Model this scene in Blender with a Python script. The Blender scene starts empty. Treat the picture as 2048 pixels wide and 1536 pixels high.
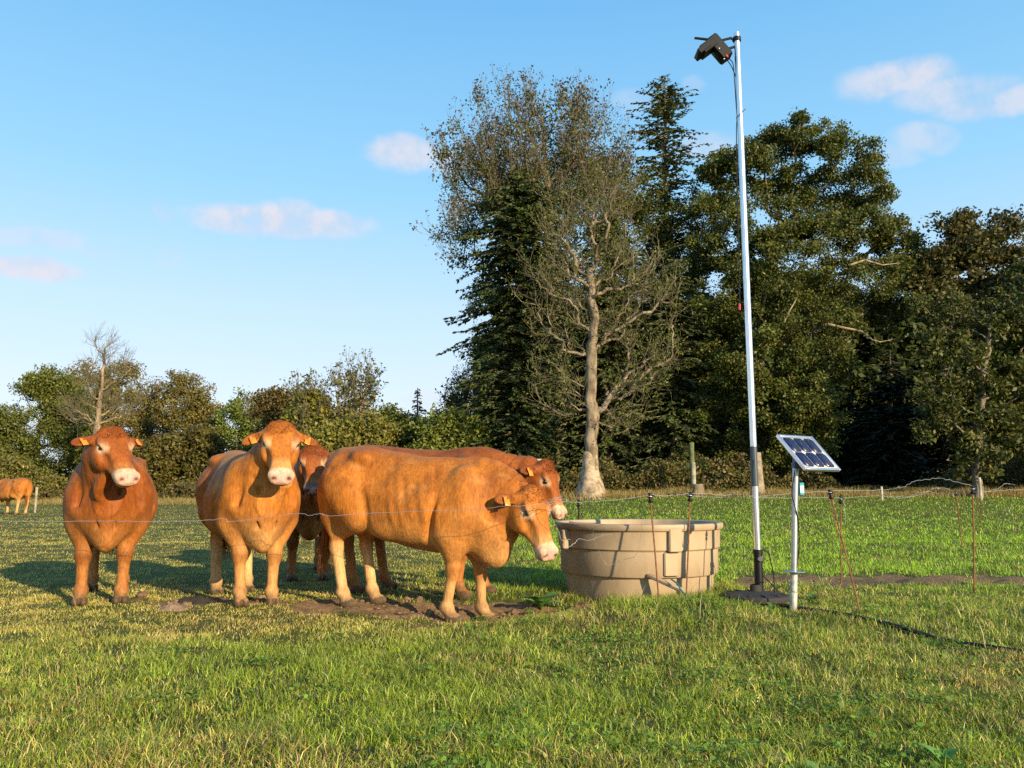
import bpy, math, random
import numpy as np
from mathutils import Vector, Matrix

# ---------------------------------------------------------------- camera, sky, sun, exposure
SC = bpy.context.scene
COL = SC.collection
F_PX, CAM_H, HOR = 1600.0, 0.95, 987.0          # focal length in photo pixels, eye height, horizon row
PITCH = math.atan((HOR - 768.0) / F_PX)
cam_d = bpy.data.cameras.new('camera'); cam = bpy.data.objects.new('camera', cam_d); COL.objects.link(cam)
cam_d.sensor_width = 36.0; cam_d.lens = 36.0 * F_PX / 2048.0
cam_d.clip_start = 0.05; cam_d.clip_end = 6000
cam.location = (0, 0, CAM_H); cam.rotation_euler = (math.pi / 2 + PITCH, 0, 0)
SC.camera = cam
SC.render.resolution_x, SC.render.resolution_y = 1024, 768

SUN_AZ = math.radians(39.0)     # sun stands behind the camera, this far to its right
SUN_EL = math.radians(17.0)
to_sun = Vector((math.sin(SUN_AZ) * math.cos(SUN_EL), -math.cos(SUN_AZ) * math.cos(SUN_EL), math.sin(SUN_EL)))
sun_d = bpy.data.lights.new('sun', 'SUN'); sun_d.energy = 5.0; sun_d.angle = math.radians(0.55)
sun_d.color = (1.0, 0.81, 0.52)
sun = bpy.data.objects.new('sun', sun_d); COL.objects.link(sun)
sun.rotation_euler = to_sun.to_track_quat('Z', 'Y').to_euler()
sun.location = to_sun * 50

SC.view_settings.view_transform = 'Standard'; SC.view_settings.look = 'None'
SC.view_settings.gamma = 1.0; SC.view_settings.use_curve_mapping = False
SC.view_settings.exposure = 0.58
SC.render.engine = 'CYCLES'
SC.cycles.use_denoising = False
SC.cycles.max_bounces = 5; SC.cycles.diffuse_bounces = 3; SC.cycles.glossy_bounces = 2
SC.cycles.transmission_bounces = 3; SC.cycles.transparent_max_bounces = 4
SC.cycles.caustics_reflective = False; SC.cycles.caustics_refractive = False

def at(px, py, Y):
    """world point seen at photo pixel (px, py) at distance Y in front of the camera"""
    xr = (px - 1024.0) / F_PX; yr = -(py - 768.0) / F_PX
    s = Y / (math.cos(PITCH) - yr * math.sin(PITCH))
    return Vector((xr * s, Y, CAM_H + s * (math.sin(PITCH) + yr * math.cos(PITCH))))

def pxdir(px, py):
    v = at(px, py, 100.0) - Vector((0, 0, CAM_H)); v.normalize(); return v

class NT:
    """small helper for node trees"""
    def __init__(s, tree): s.t = tree; s.n = tree.nodes; s.l = tree.links
    def new(s, kind, **kw):
        n = s.n.new(kind)
        for k, v in kw.items(): setattr(n, k, v)
        return n
    def put(s, sock, v):
        if hasattr(v, 'is_linked') or isinstance(v, bpy.types.NodeSocket): s.l.new(v, sock)
        else: sock.default_value = v
    def math(s, op, a, b=None, c=None, clamp=False):
        n = s.new('ShaderNodeMath', operation=op); n.use_clamp = clamp
        s.put(n.inputs[0], a)
        if b is not None: s.put(n.inputs[1], b)
        if c is not None: s.put(n.inputs[2], c)
        return n.outputs[0]
    def vmath(s, op, a, b=None):
        n = s.new('ShaderNodeVectorMath', operation=op); s.put(n.inputs[0], a)
        if b is not None: s.put(n.inputs[1], b)
        return n.outputs['Value'] if op in ('DOT_PRODUCT', 'LENGTH') else n.outputs[0]
    def mix(s, f, a, b, mode='MIX'):
        n = s.new('ShaderNodeMix', data_type='RGBA', blend_type=mode)
        s.put(n.inputs[0], f)
        s.put(n.inputs[6], a if not isinstance(a, tuple) else (*a[:3], 1)); s.put(n.inputs[7], b if not isinstance(b, tuple) else (*b[:3], 1))
        return n.outputs[2]
    def ramp(s, f, a, b, lo=0.0, hi=1.0):
        n = s.new('ShaderNodeMapRange'); n.interpolation_type = 'SMOOTHSTEP'
        s.put(n.inputs[0], f); n.inputs[1].default_value = a; n.inputs[2].default_value = b
        n.inputs[3].default_value = lo; n.inputs[4].default_value = hi
        return n.outputs[0]
    def noise(s, vec, scale, detail=3.0, rough=0.55):
        n = s.new('ShaderNodeTexNoise'); n.inputs['Scale'].default_value = scale
        n.inputs['Detail'].default_value = detail; n.inputs['Roughness'].default_value = rough
        if vec is not None: s.l.new(vec, n.inputs['Vector'])
        return n.outputs[0]

def build_world():
    w = bpy.data.worlds.new('World'); SC.world = w; w.use_nodes = True
    t = NT(w.node_tree); t.n.clear()
    out = t.new('ShaderNodeOutputWorld'); bg = t.new('ShaderNodeBackground')
    sky = t.new('ShaderNodeTexSky', sky_type='NISHITA'); sky.sun_disc = False
    sky.sun_elevation = SUN_EL
    sky.sun_rotation = math.pi - SUN_AZ       # compass angle of the sun from +Y towards +X
    sky.altitude = 50; sky.air_density = 1.0; sky.dust_density = 0.6; sky.ozone_density = 1.4
    geo = t.new('ShaderNodeNewGeometry')
    tc = t.new('ShaderNodeTexCoord')
    D = t.vmath('NORMALIZE', tc.outputs['Generated'])
    sep = t.new('ShaderNodeSeparateXYZ'); t.l.new(D, sep.inputs[0])
    el = sep.outputs[2]
    # clear-sky colour by height above the horizon (a little paler and bluer than the raw model)
    cr = t.new('ShaderNodeValToRGB'); t.l.new(el, cr.inputs[0])
    E = cr.color_ramp.elements
    stops = [(0.0, (0.70, 0.77, 0.86)), (0.10, (0.69, 0.80, 0.92)), (0.22, (0.54, 0.75, 0.95)), (0.36, (0.31, 0.64, 0.93)), (0.55, (0.17, 0.48, 0.84)), (1.0, (0.08, 0.28, 0.62))]
    E[0].position, E[0].color = stops[0][0], (*stops[0][1], 1); E[1].position, E[1].color = stops[-1][0], (*stops[-1][1], 1)
    for p, c in stops[1:-1]:
        e = E.new(p); e.color = (*c, 1)
    gain = t.vmath('SCALE', cr.outputs[0]); gain.node.inputs[3].default_value = SKY_GAIN
    base = t.mix(0.85, sky.outputs[0], gain)
    # thin, pinkish fair-weather clouds, each a soft patch of directions broken up by noise
    wn = t.new('ShaderNodeTexNoise'); wn.inputs['Scale'].default_value = 9.0; wn.inputs['Detail'].default_value = 5
    t.l.new(D, wn.inputs['Vector'])
    wob = t.vmath('SUBTRACT', wn.outputs['Color'], (0.5, 0.5, 0.5))
    wn2 = t.noise(D, 26.0, 6.0, 0.6)
    total = None
    clouds = [(545, 442, 170, 30, .85), (450, 446, 75, 30, .75), (650, 436, 90, 24, .75), (590, 420, 50, 20, .6), (318, 430, 28, 22, .35), (70, 538, 105, 20, .75), (85, 483, 75, 22, .35), (190, 505, 60, 10, .2), (330, 520, 40, 18, .15),
              (815, 320, 75, 34, .75), (900, 330, 70, 26, .45), (1810, 160, 110, 46, .72), (1900, 190, 110, 40, .6), (1990, 215, 110, 30, .62), (1850, 280, 75, 28, .45), (1795, 312, 50, 24, .3), (1400, 165, 26, 22, .25),
              (1400, 300, 70, 32, .45), (1270, 205, 50, 30, .25), (860, 800, 60, 18, .25)]
    for (px, py, rx, ry, amt) in clouds:
        c = pxdir(px, py); ex = (pxdir(px + rx, py) - c); ey = (pxdir(px, py - ry) - c)
        rxn, ryn = ex.length, ey.length; ex.normalize(); ey.normalize()
        rel = t.vmath('ADD', t.vmath('SUBTRACT', D, tuple(c)), t.vmath('MULTIPLY', wob, (0.09, 0.05, 0.05)))
        u = t.math('DIVIDE', t.vmath('DOT_PRODUCT', rel, tuple(ex)), rxn)
        v = t.math('DIVIDE', t.vmath('DOT_PRODUCT', rel, tuple(ey)), ryn)
        r2 = t.math('ADD', t.math('MULTIPLY', u, u), t.math('MULTIPLY', v, v))
        m = t.math('MULTIPLY', t.ramp(r2, 0.15, 1.55, 1.0, 0.0), amt)
        total = m if total is None else t.math('MAXIMUM', total, m)
    total = t.math('MULTIPLY', total, t.ramp(wn2, 0.25, 0.62, 0.35, 1.1), clamp=True)
    ccol = t.vmath('SCALE', t.mix(t.ramp(wn2, .35, .65), (0.56, 0.60, 0.71), (0.69, 0.67, 0.73))); ccol.node.inputs[3].default_value = SKY_GAIN
    fin = t.mix(total, base, ccol)
    t.l.new(fin, bg.inputs[0]); bg.inputs[1].default_value = 0.10
    t.l.new(bg.outputs[0], out.inputs[0])
SKY_GAIN = 8.0
build_world()

# ---------------------------------------------------------------- object helpers
def tag(o, label=None, cat=None, group=None, kind=None):
    if label: o['label'] = label
    if cat: o['category'] = cat
    if group: o['group'] = group
    if kind: o['kind'] = kind
    return o

def thing(name, loc, label, cat, group=None, rz=0.0):
    o = bpy.data.objects.new(name, None); COL.objects.link(o); o.empty_display_size = 0.2
    o.location = loc; o.rotation_euler = (0, 0, rz)
    return tag(o, label, cat, group)

def link_mesh(name, me, mat, parent=None, world=True):
    o = bpy.data.objects.new(name, me); COL.objects.link(o)
    for m in (mat if isinstance(mat, (list, tuple)) else [mat]):
        if m is not None: me.materials.append(m)
    if parent is not None:
        o.parent = parent
        if world:   # vertices are given in world space: undo the parent transform
            o.matrix_parent_inverse = (Matrix.Translation(parent.location) @ parent.rotation_euler.to_matrix().to_4x4()).inverted()
    return o

def np_mesh(name, V, faces, col=None, smooth=False, extra=None):
    """faces: list of int arrays (n, k); col: (nv, 3) linear colours stored as 'col'"""
    V = np.asarray(V, np.float32).reshape(-1, 3)
    me = bpy.data.meshes.new(name)
    faces = [np.asarray(f, np.int32) for f in faces if f is not None and len(f)]
    me.vertices.add(len(V)); me.vertices.foreach_set('co', V.ravel())
    nl = sum(f.size for f in faces); nf = sum(len(f) for f in faces)
    me.loops.add(nl); me.loops.foreach_set('vertex_index', np.concatenate([f.ravel() for f in faces]))
    me.polygons.add(nf)
    tot = np.concatenate([np.full(len(f), f.shape[1], np.int32) for f in faces])
    st = np.concatenate([[0], np.cumsum(tot)[:-1]]).astype(np.int32)
    me.polygons.foreach_set('loop_start', st)
    try: me.polygons.foreach_set('loop_total', tot)
    except Exception: pass
    if smooth: me.polygons.foreach_set('use_smooth', np.ones(nf, bool))
    me.update(calc_edges=True); me.validate()
    if col is not None:
        a = me.color_attributes.new('col', 'FLOAT_COLOR', 'POINT')
        c = np.ones((len(V), 4), np.float32); c[:, :3] = col
        a.data.foreach_set('color', c.ravel())
    if extra:
        for k, arr in extra.items():
            a = me.attributes.new(k, 'FLOAT', 'POINT'); a.data.foreach_set('value', np.asarray(arr, np.float32))
    return me

class MB:
    """collects simple shapes, then makes ONE mesh"""
    def __init__(s): s.v = []; s.f = []; s.n = 0
    def add(s, V, Fs):
        V = np.asarray(V, float).reshape(-1, 3)
        for f in Fs: s.f.append([i + s.n for i in f])
        s.v.append(V); s.n += len(V)
    def box(s, c, size, R=None, bevel=0.0):
        sx, sy, sz = [a / 2 for a in size]
        if bevel <= 0:
            V = np.array([(x, y, z) for x in (-sx, sx) for y in (-sy, sy) for z in (-sz, sz)])
            Fs = [(0, 1, 3, 2), (4, 6, 7, 5), (0, 4, 5, 1), (2, 3, 7, 6), (0, 2, 6, 4), (1, 5, 7, 3)]
        else:
            b = bevel; V = []; Fs = []
            ring = [(-sx, -sy + b), (-sx + b, -sy), (sx - b, -sy), (sx, -sy + b), (sx, sy - b), (sx - b, sy), (-sx + b, sy), (-sx, sy - b)]
            for z, k in ((-sz, b), (-sz + b, 0), (sz - b, 0), (sz, b)):
                for (x, y) in ring: V.append((x - math.copysign(min(k, abs(x)), x), y - math.copysign(min(k, abs(y)), y), z))
            for r in range(3):
                for i in range(8): j = (i + 1) % 8; Fs.append((r * 8 + i, r * 8 + j, r * 8 + 8 + j, r * 8 + 8 + i))
            Fs.append(tuple(range(7, -1, -1))); Fs.append(tuple(range(24, 32))); V = np.array(V)
        if R is not None: V = V @ np.array(R.to_3x3()).T
        s.add(V + np.array(c), Fs)
    def tube(s, pts, r, n=8, cap=True, rings=None):
        P = [Vector(p) for p in pts]; m = len(P)
        rr = r if isinstance(r, (list, tuple)) else [r] * m
        V = []; up = None
        for i in range(m):
            t = (P[min(i + 1, m - 1)] - P[max(i - 1, 0)]).normalized()
            if up is None: up = Vector((0, 0, 1)) if abs(t.z) < .9 else Vector((1, 0, 0))
            a = t.cross(up).normalized(); b = a.cross(t).normalized(); up = b
            for k in range(n):
                th = 2 * math.pi * k / n
                V.append(P[i] + (a * math.cos(th) + b * math.sin(th)) * rr[i])
        Fs = [(i * n + k, i * n + (k + 1) % n, (i + 1) * n + (k + 1) % n, (i + 1) * n + k) for i in range(m - 1) for k in range(n)]
        if cap: Fs += [tuple(range(n - 1, -1, -1)), tuple((m - 1) * n + k for k in range(n))]
        s.add([tuple(v) for v in V], Fs)
    def lathe(s, prof, c=(0, 0, 0), n=32, sx=1.0, sy=1.0, R=None, close=False):
        V = []
        for (r, z) in prof:
            for k in range(n):
                th = 2 * math.pi * k / n; V.append((r * sx * math.cos(th), r * sy * math.sin(th), z))
        V = np.array(V)
        if R is not None: V = V @ np.array(R.to_3x3()).T
        m = len(prof)
        Fs = [(i * n + k, i * n + (k + 1) % n, (i + 1) * n + (k + 1) % n, (i + 1) * n + k) for i in range(m - 1) for k in range(n)]
        if close: Fs += [tuple(range(n - 1, -1, -1)), tuple((m - 1) * n + k for k in range(n))]
        s.add(V + np.array(c), Fs)
    def mesh(s, name, smooth=True, col=None):
        V = np.concatenate(s.v); by = {}
        for f in s.f: by.setdefault(len(f), []).append(f)
        me = np_mesh(name, V, [np.array(v) for v in by.values()], smooth=False, col=None if col is None else np.tile(np.array(col), (len(V), 1)))
        if smooth:
            me.polygons.foreach_set('use_smooth', np.ones(len(me.polygons), bool))
            try: me.set_sharp_from_angle(angle=math.radians(38))
            except Exception: pass
        return me
    def obj(s, name, mat, parent=None, smooth=True): return link_mesh(name, s.mesh(name, smooth), mat, parent)

# ---------------------------------------------------------------- noise and the shape of the ground
class VN:
    def __init__(s, seed): s.t = np.random.default_rng(seed).random((256, 256)).astype(np.float32)
    def __call__(s, x, y):
        x = np.asarray(x, float); y = np.asarray(y, float)
        xi = np.floor(x).astype(int); yi = np.floor(y).astype(int); fx = x - xi; fy = y - yi
        fx = fx * fx * (3 - 2 * fx); fy = fy * fy * (3 - 2 * fy)
        a = s.t[xi & 255, yi & 255]; b = s.t[(xi + 1) & 255, yi & 255]; c = s.t[xi & 255, (yi + 1) & 255]; d = s.t[(xi + 1) & 255, (yi + 1) & 255]
        return (a * (1 - fx) + b * fx) * (1 - fy) + (c * (1 - fx) + d * fx) * fy
    def fbm(s, x, y, o=3):
        r = 0; a = .5; t = 0
        for k in range(o): r = r + a * s(np.asarray(x) * 2 ** k + 17 * k, np.asarray(y) * 2 ** k + 9 * k); t += a; a *= .5
        return r / t
N1, N2, N3, N4 = VN(3), VN(7), VN(11), VN(23)
def sstep(a, b, x):
    t = np.clip((np.asarray(x, float) - a) / (b - a), 0, 1); return t * t * (3 - 2 * t)
def gauss(x, y, cx, cy, rx, ry): return np.exp(-(((x - cx) / rx) ** 2 + ((y - cy) / ry) ** 2))

def mud_w(x, y):
    """bare, trodden soil: 0..1"""
    x = np.asarray(x, float); y = np.asarray(y, float)
    n = N2.fbm(x * 2.3, y * 2.3, 3) - .5
    m = np.maximum.reduce([
        1.35 * gauss(x, y, -.65, 6.95, 1.15, .62), 1.2 * gauss(x, y, .15, 7.05, .75, .42), .95 * gauss(x, y, -1.6, 7.1, .7, .35),
        .8 * gauss(x, y, -2.75, 7.2, .75, .45),
        1.0 * gauss(y, y, 9.1, 9.1, .75, 1) * sstep(2.2, 3.0, x) * (1 - sstep(9, 14, x)), .9 * gauss(x, y, 2.6, 8.6, .35, .35),
        .75 * gauss(x, y, 1.2, 7.0, .9, .25)])
    return np.clip(sstep(.40, .80, m + n * 1.3 + (N3.fbm(x * 9, y * 9, 2) - .5) * .7), 0, 1)

def gz(x, y):
    x = np.asarray(x, float); y = np.asarray(y, float)
    z = .11 * np.exp(-((y - 6.25) / .62) ** 2) * sstep(-.2, 1.0, x) * (1 - .65 * sstep(1.5, 2.1, x))
    z = z - .11 * gauss(x, y, .15, 6.95, .95, .7)
    far = sstep(11, 42, y)
    z = z + far * (.62 * sstep(-6, 8, x) + .22) + .30 * sstep(42, 75, y) * (1 - sstep(-6, 8, x))
    z = z + .05 * (N1.fbm(x * .7, y * .7, 2) - .5) * (1 - .5 * far) + .03 * (N3.fbm(x * 3.1, y * 3.1, 2) - .5) * (1 - sstep(14, 20, y))
    z = z + .15 * (N4.fbm(x * 4.5, y * 6.5, 4) - .58) * mud_w(x, y) * (1 - sstep(14, 20, y))
    return z
def gz1(x, y): return float(gz(x, y))

# ---------------------------------------------------------------- materials
def mat(name, col=(.5, .5, .5), rough=.6, metal=0.0, bump=0.0, bscale=40.0, var=0.0, vscale=4.0, attr=False, spec=.5, coat=0.0, stretch=None):
    m = bpy.data.materials.new(name); m.use_nodes = True; t = NT(m.node_tree)
    b = t.n['Principled BSDF']; b.inputs['Roughness'].default_value = rough; b.inputs['Metallic'].default_value = metal
    b.inputs['Specular IOR Level'].default_value = spec; b.inputs['Coat Weight'].default_value = coat
    tc = t.new('ShaderNodeTexCoord'); vec = tc.outputs['Object']
    if stretch: vec = t.vmath('MULTIPLY', vec, stretch)
    if attr:
        a = t.new('ShaderNodeAttribute'); a.attribute_name = 'col'; c = a.outputs['Color']
    else:
        r = t.new('ShaderNodeRGB'); r.outputs[0].default_value = (*col, 1); c = r.outputs[0]
    if var:
        f = t.ramp(t.noise(vec, vscale, 5, .6), .3, .7, 1 - var, 1 + var)
        sc = t.vmath('SCALE', c); t.l.new(f, sc.node.inputs[3]); c = sc
    t.l.new(c, b.inputs['Base Color'])
    if bump:
        bn = t.new('ShaderNodeBump'); bn.inputs['Strength'].default_value = bump; bn.inputs['Distance'].default_value = .02
        t.l.new(t.noise(vec, bscale, 4, .6), bn.inputs['Height']); t.l.new(bn.outputs[0], b.inputs['Normal'])
    return m

def leaf_mat(name, trans=.35, rough=.55, spec=.25):
    m = bpy.data.materials.new(name); m.use_nodes = True; t = NT(m.node_tree); t.n.clear()
    out = t.new('ShaderNodeOutputMaterial'); a = t.new('ShaderNodeAttribute'); a.attribute_name = 'col'
    p = t.new('ShaderNodeBsdfPrincipled'); p.inputs['Roughness'].default_value = rough; p.inputs['Specular IOR Level'].default_value = spec
    tr = t.new('ShaderNodeBsdfTranslucent'); mx = t.new('ShaderNodeMixShader'); mx.inputs[0].default_value = trans
    t.l.new(a.outputs['Color'], p.inputs['Base Color']); t.l.new(a.outputs['Color'], tr.inputs['Color'])
    t.l.new(p.outputs[0], mx.inputs[1]); t.l.new(tr.outputs[0], mx.inputs[2]); t.l.new(mx.outputs[0], out.inputs[0])
    return m

# ---------------------------------------------------------------- cattle: one implicit surface per animal
class Field:
    def __init__(s, lo, hi, h):
        s.lo = np.array(lo, float); s.h = h
        s.n = np.ceil((np.array(hi) - s.lo) / h).astype(int) + 1
        s.F = np.full(tuple(s.n), 1.0, np.float32)
    def sub(s, lo, hi):
        a = np.clip(np.floor((np.array(lo) - s.lo) / s.h).astype(int), 0, s.n - 1)
        b = np.clip(np.ceil((np.array(hi) - s.lo) / s.h).astype(int) + 1, 1, s.n)
        ax = [(s.lo[i] + np.arange(a[i], b[i]) * s.h).astype(np.float32) for i in range(3)]
        return tuple(slice(a[i], b[i]) for i in range(3)), np.meshgrid(*ax, indexing='ij')
    def op(s, lo, hi, fn, k, mode='u'):
        m = k + 2.5 * s.h
        sl, P = s.sub(np.array(lo) - m, np.array(hi) + m)
        if min(P[0].shape) == 0: return
        b = fn(P[0], P[1], P[2]).astype(np.float32); a = s.F[sl]
        if mode == 'u':
            if k > 0:
                h = np.maximum(k - np.abs(a - b), 0) / k; r = np.minimum(a, b) - h * h * k * .25
            else: r = np.minimum(a, b)
        else:
            b = -b
            if k > 0:
                h = np.maximum(k - np.abs(a - b), 0) / k; r = np.maximum(a, b) + h * h * k * .25
            else: r = np.maximum(a, b)
        s.F[sl] = r
    def ell(s, c, r, R=None, k=.05, mode='u'):
        c = np.array(c, float); r = np.array(r, float); m = max(r) if R is not None else r
        Rm = None if R is None else np.array(R)      # columns: local axes in world
        def fn(x, y, z):
            x = x - c[0]; y = y - c[1]; z = z - c[2]
            if Rm is not None:
                x, y, z = (x * Rm[0, 0] + y * Rm[1, 0] + z * Rm[2, 0], x * Rm[0, 1] + y * Rm[1, 1] + z * Rm[2, 1], x * Rm[0, 2] + y * Rm[1, 2] + z * Rm[2, 2])
            k0 = np.sqrt((x / r[0]) ** 2 + (y / r[1]) ** 2 + (z / r[2]) ** 2)
            k1 = np.sqrt((x / r[0] ** 2) ** 2 + (y / r[1] ** 2) ** 2 + (z / r[2] ** 2) ** 2) + 1e-6
            return k0 * (k0 - 1) / k1
        s.op(c - m, c + m, fn, k, mode)
    def cone(s, a, b, ra, rb, k=.04, mode='u', flat=None):
        a = np.array(a, float); b = np.array(b, float); ba = b - a; L2 = ba @ ba; m = max(ra, rb)
        def fn(x, y, z):
            x = x - a[0]; y = y - a[1]; z = z - a[2]
            t = np.clip((x * ba[0] + y * ba[1] + z * ba[2]) / L2, 0, 1)
            return np.sqrt((x - t * ba[0]) ** 2 + (y - t * ba[1]) ** 2 + (z - t * ba[2]) ** 2) - (ra + (rb - ra) * t)
        s.op(np.minimum(a, b) - m, np.maximum(a, b) + m, fn, k, mode)
    def loft(s, st, o, R, k=.03, p=2.3, egg=0.0, smooth=5, bend=None):
        """st rows: (t, half width, top, bottom); o origin; R columns = (along, side, up)"""
        st = np.array(st, float); T = np.linspace(st[0, 0], st[-1, 0], 220)
        ker = np.hanning(2 * smooth + 3)[1:-1]; ker /= ker.sum()
        cols = []
        for c in (1, 2, 3):
            v = np.interp(T, st[:, 0], st[:, c]); vp = np.pad(v, smooth, mode='edge'); cols.append(np.convolve(vp, ker, 'valid'))
        W, Tp, Bt = cols; o = np.array(o, float); Rm = np.array(R)
        cs = []
        for t in (st[0, 0], st[-1, 0]):
            for v in (-W.max() * 1.2, W.max() * 1.2):
                for w in (Bt.min(), Tp.max()): cs.append(o + Rm @ np.array((t, v, w)))
        cs = np.array(cs)
        def fn(x, y, z):
            x = x - o[0]; y = y - o[1]; z = z - o[2]
            t = x * Rm[0, 0] + y * Rm[1, 0] + z * Rm[2, 0]; v = x * Rm[0, 1] + y * Rm[1, 1] + z * Rm[2, 1]; w = x * Rm[0, 2] + y * Rm[1, 2] + z * Rm[2, 2]
            if bend is not None: v = v - np.interp(t, bend[0], bend[1])
            hw = np.interp(t, T, W); tp = np.interp(t, T, Tp); bt = np.interp(t, T, Bt)
            zc = (tp + bt) / 2; hh = np.maximum((tp - bt) / 2, .01); zn = (w - zc) / hh
            hw = np.maximum(hw * (1 - egg * np.clip(zn, -1, 1) - egg * .35 * np.clip(zn, -1, 1) ** 2), .008)
            q = (np.abs(v / hw) ** p + np.abs(zn) ** p) ** (1 / p)
            d = (q - 1) * np.minimum(hw, hh) * .9
            return np.maximum(d, np.maximum(st[0, 0] - t, t - st[-1, 0]))
        s.op(cs.min(0), cs.max(0), fn, k)
    def mesh(s):
        F = s.F; nx, ny, nz = F.shape; I = F < 0
        c8 = np.zeros((nx - 1, ny - 1, nz - 1), np.int8)
        for dx in (0, 1):
            for dy in (0, 1):
                for dz in (0, 1): c8 += I[dx:nx - 1 + dx, dy:ny - 1 + dy, dz:nz - 1 + dz]
        act = np.argwhere((c8 > 0) & (c8 < 8)); ids = np.full(c8.shape, -1, np.int32)
        ids[act[:, 0], act[:, 1], act[:, 2]] = np.arange(len(act))
        P = np.zeros((len(act), 3)); C = np.zeros(len(act))
        cor = [(0, 0, 0), (1, 0, 0), (0, 1, 0), (1, 1, 0), (0, 0, 1), (1, 0, 1), (0, 1, 1), (1, 1, 1)]
        for i, j in ((0, 1), (2, 3), (4, 5), (6, 7), (0, 2), (1, 3), (4, 6), (5, 7), (0, 4), (1, 5), (2, 6), (3, 7)):
            a, b = np.array(cor[i]), np.array(cor[j])
            va = F[tuple((act + a).T)].astype(float); vb = F[tuple((act + b).T)].astype(float)
            m = (va < 0) != (vb < 0); t = np.where(m, va / np.where(m, va - vb, 1), 0)
            P += np.where(m[:, None], a + (b - a) * t[:, None], 0); C += m
        V = (act + P / np.maximum(C, 1)[:, None]) * s.h + s.lo
        faces = []
        for ax in range(3):
            o1, o2 = [(1, 2), (2, 0), (0, 1)][ax]
            sl0 = [slice(None)] * 3; sl1 = [slice(None)] * 3; sl0[ax] = slice(0, -1); sl1[ax] = slice(1, None)
            A, B = I[tuple(sl0)], I[tuple(sl1)]
            E = np.argwhere(A != B)
            E = E[(E[:, o1] > 0) & (E[:, o2] > 0) & (E[:, o1] < F.shape[o1] - 1) & (E[:, o2] < F.shape[o2] - 1)]
            fl = A[tuple(E.T)]
            d1 = np.zeros(3, int); d1[o1] = 1; d2 = np.zeros(3, int); d2[o2] = 1
            q = np.stack([ids[tuple((E - d1 - d2).T)], ids[tuple((E - d2).T)], ids[tuple(E.T)], ids[tuple((E - d1).T)]], 1)
            q[~fl] = q[~fl][:, ::-1]; faces.append(q)
        return V, np.concatenate(faces)

def rotm(yaw, pitch, roll=0.0):
    """head frame: columns = (towards the muzzle, left, out of the forehead); pitch = degrees the nose points down"""
    R = Matrix.Rotation(math.radians(yaw), 3, 'Z') @ Matrix.Rotation(math.radians(pitch), 3, 'Y') @ Matrix.Rotation(math.radians(roll), 3, 'X')
    return R

HEAD = [(-.065, .05, .015, -.085), (-.05, .085, .045, -.12), (-.02, .116, .062, -.16), (.03, .130, .068, -.20), (.09, .134, .066, -.222), (.15, .130, .058, -.228), (.20, .118, .048, -.222),
        (.26, .102, .036, -.205), (.32, .088, .026, -.175), (.38, .083, .018, -.145), (.42, .083, .013, -.132), (.46, .087, .008, -.128), (.50, .088, .002, -.122), (.535, .082, -.010, -.108), (.56, .066, -.026, -.094), (.57, .045, -.04, -.082)]
TORSO = [(-.93, .05, 1.24, 1.06), (-.90, .13, 1.32, .93), (-.84, .205, 1.375, .82), (-.74, .255, 1.41, .76), (-.60, .290, 1.435, .72), (-.45, .300, 1.43, .68), (-.25, .335, 1.40, .62), (0, .355, 1.375, .575), (.2, .345, 1.37, .565),
         (.4, .315, 1.355, .57), (.55, .295, 1.35, .575), (.68, .265, 1.31, .58), (.78, .215, 1.28, .63), (.86, .15, 1.18, .73), (.90, .08, 1.06, .84)]

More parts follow.
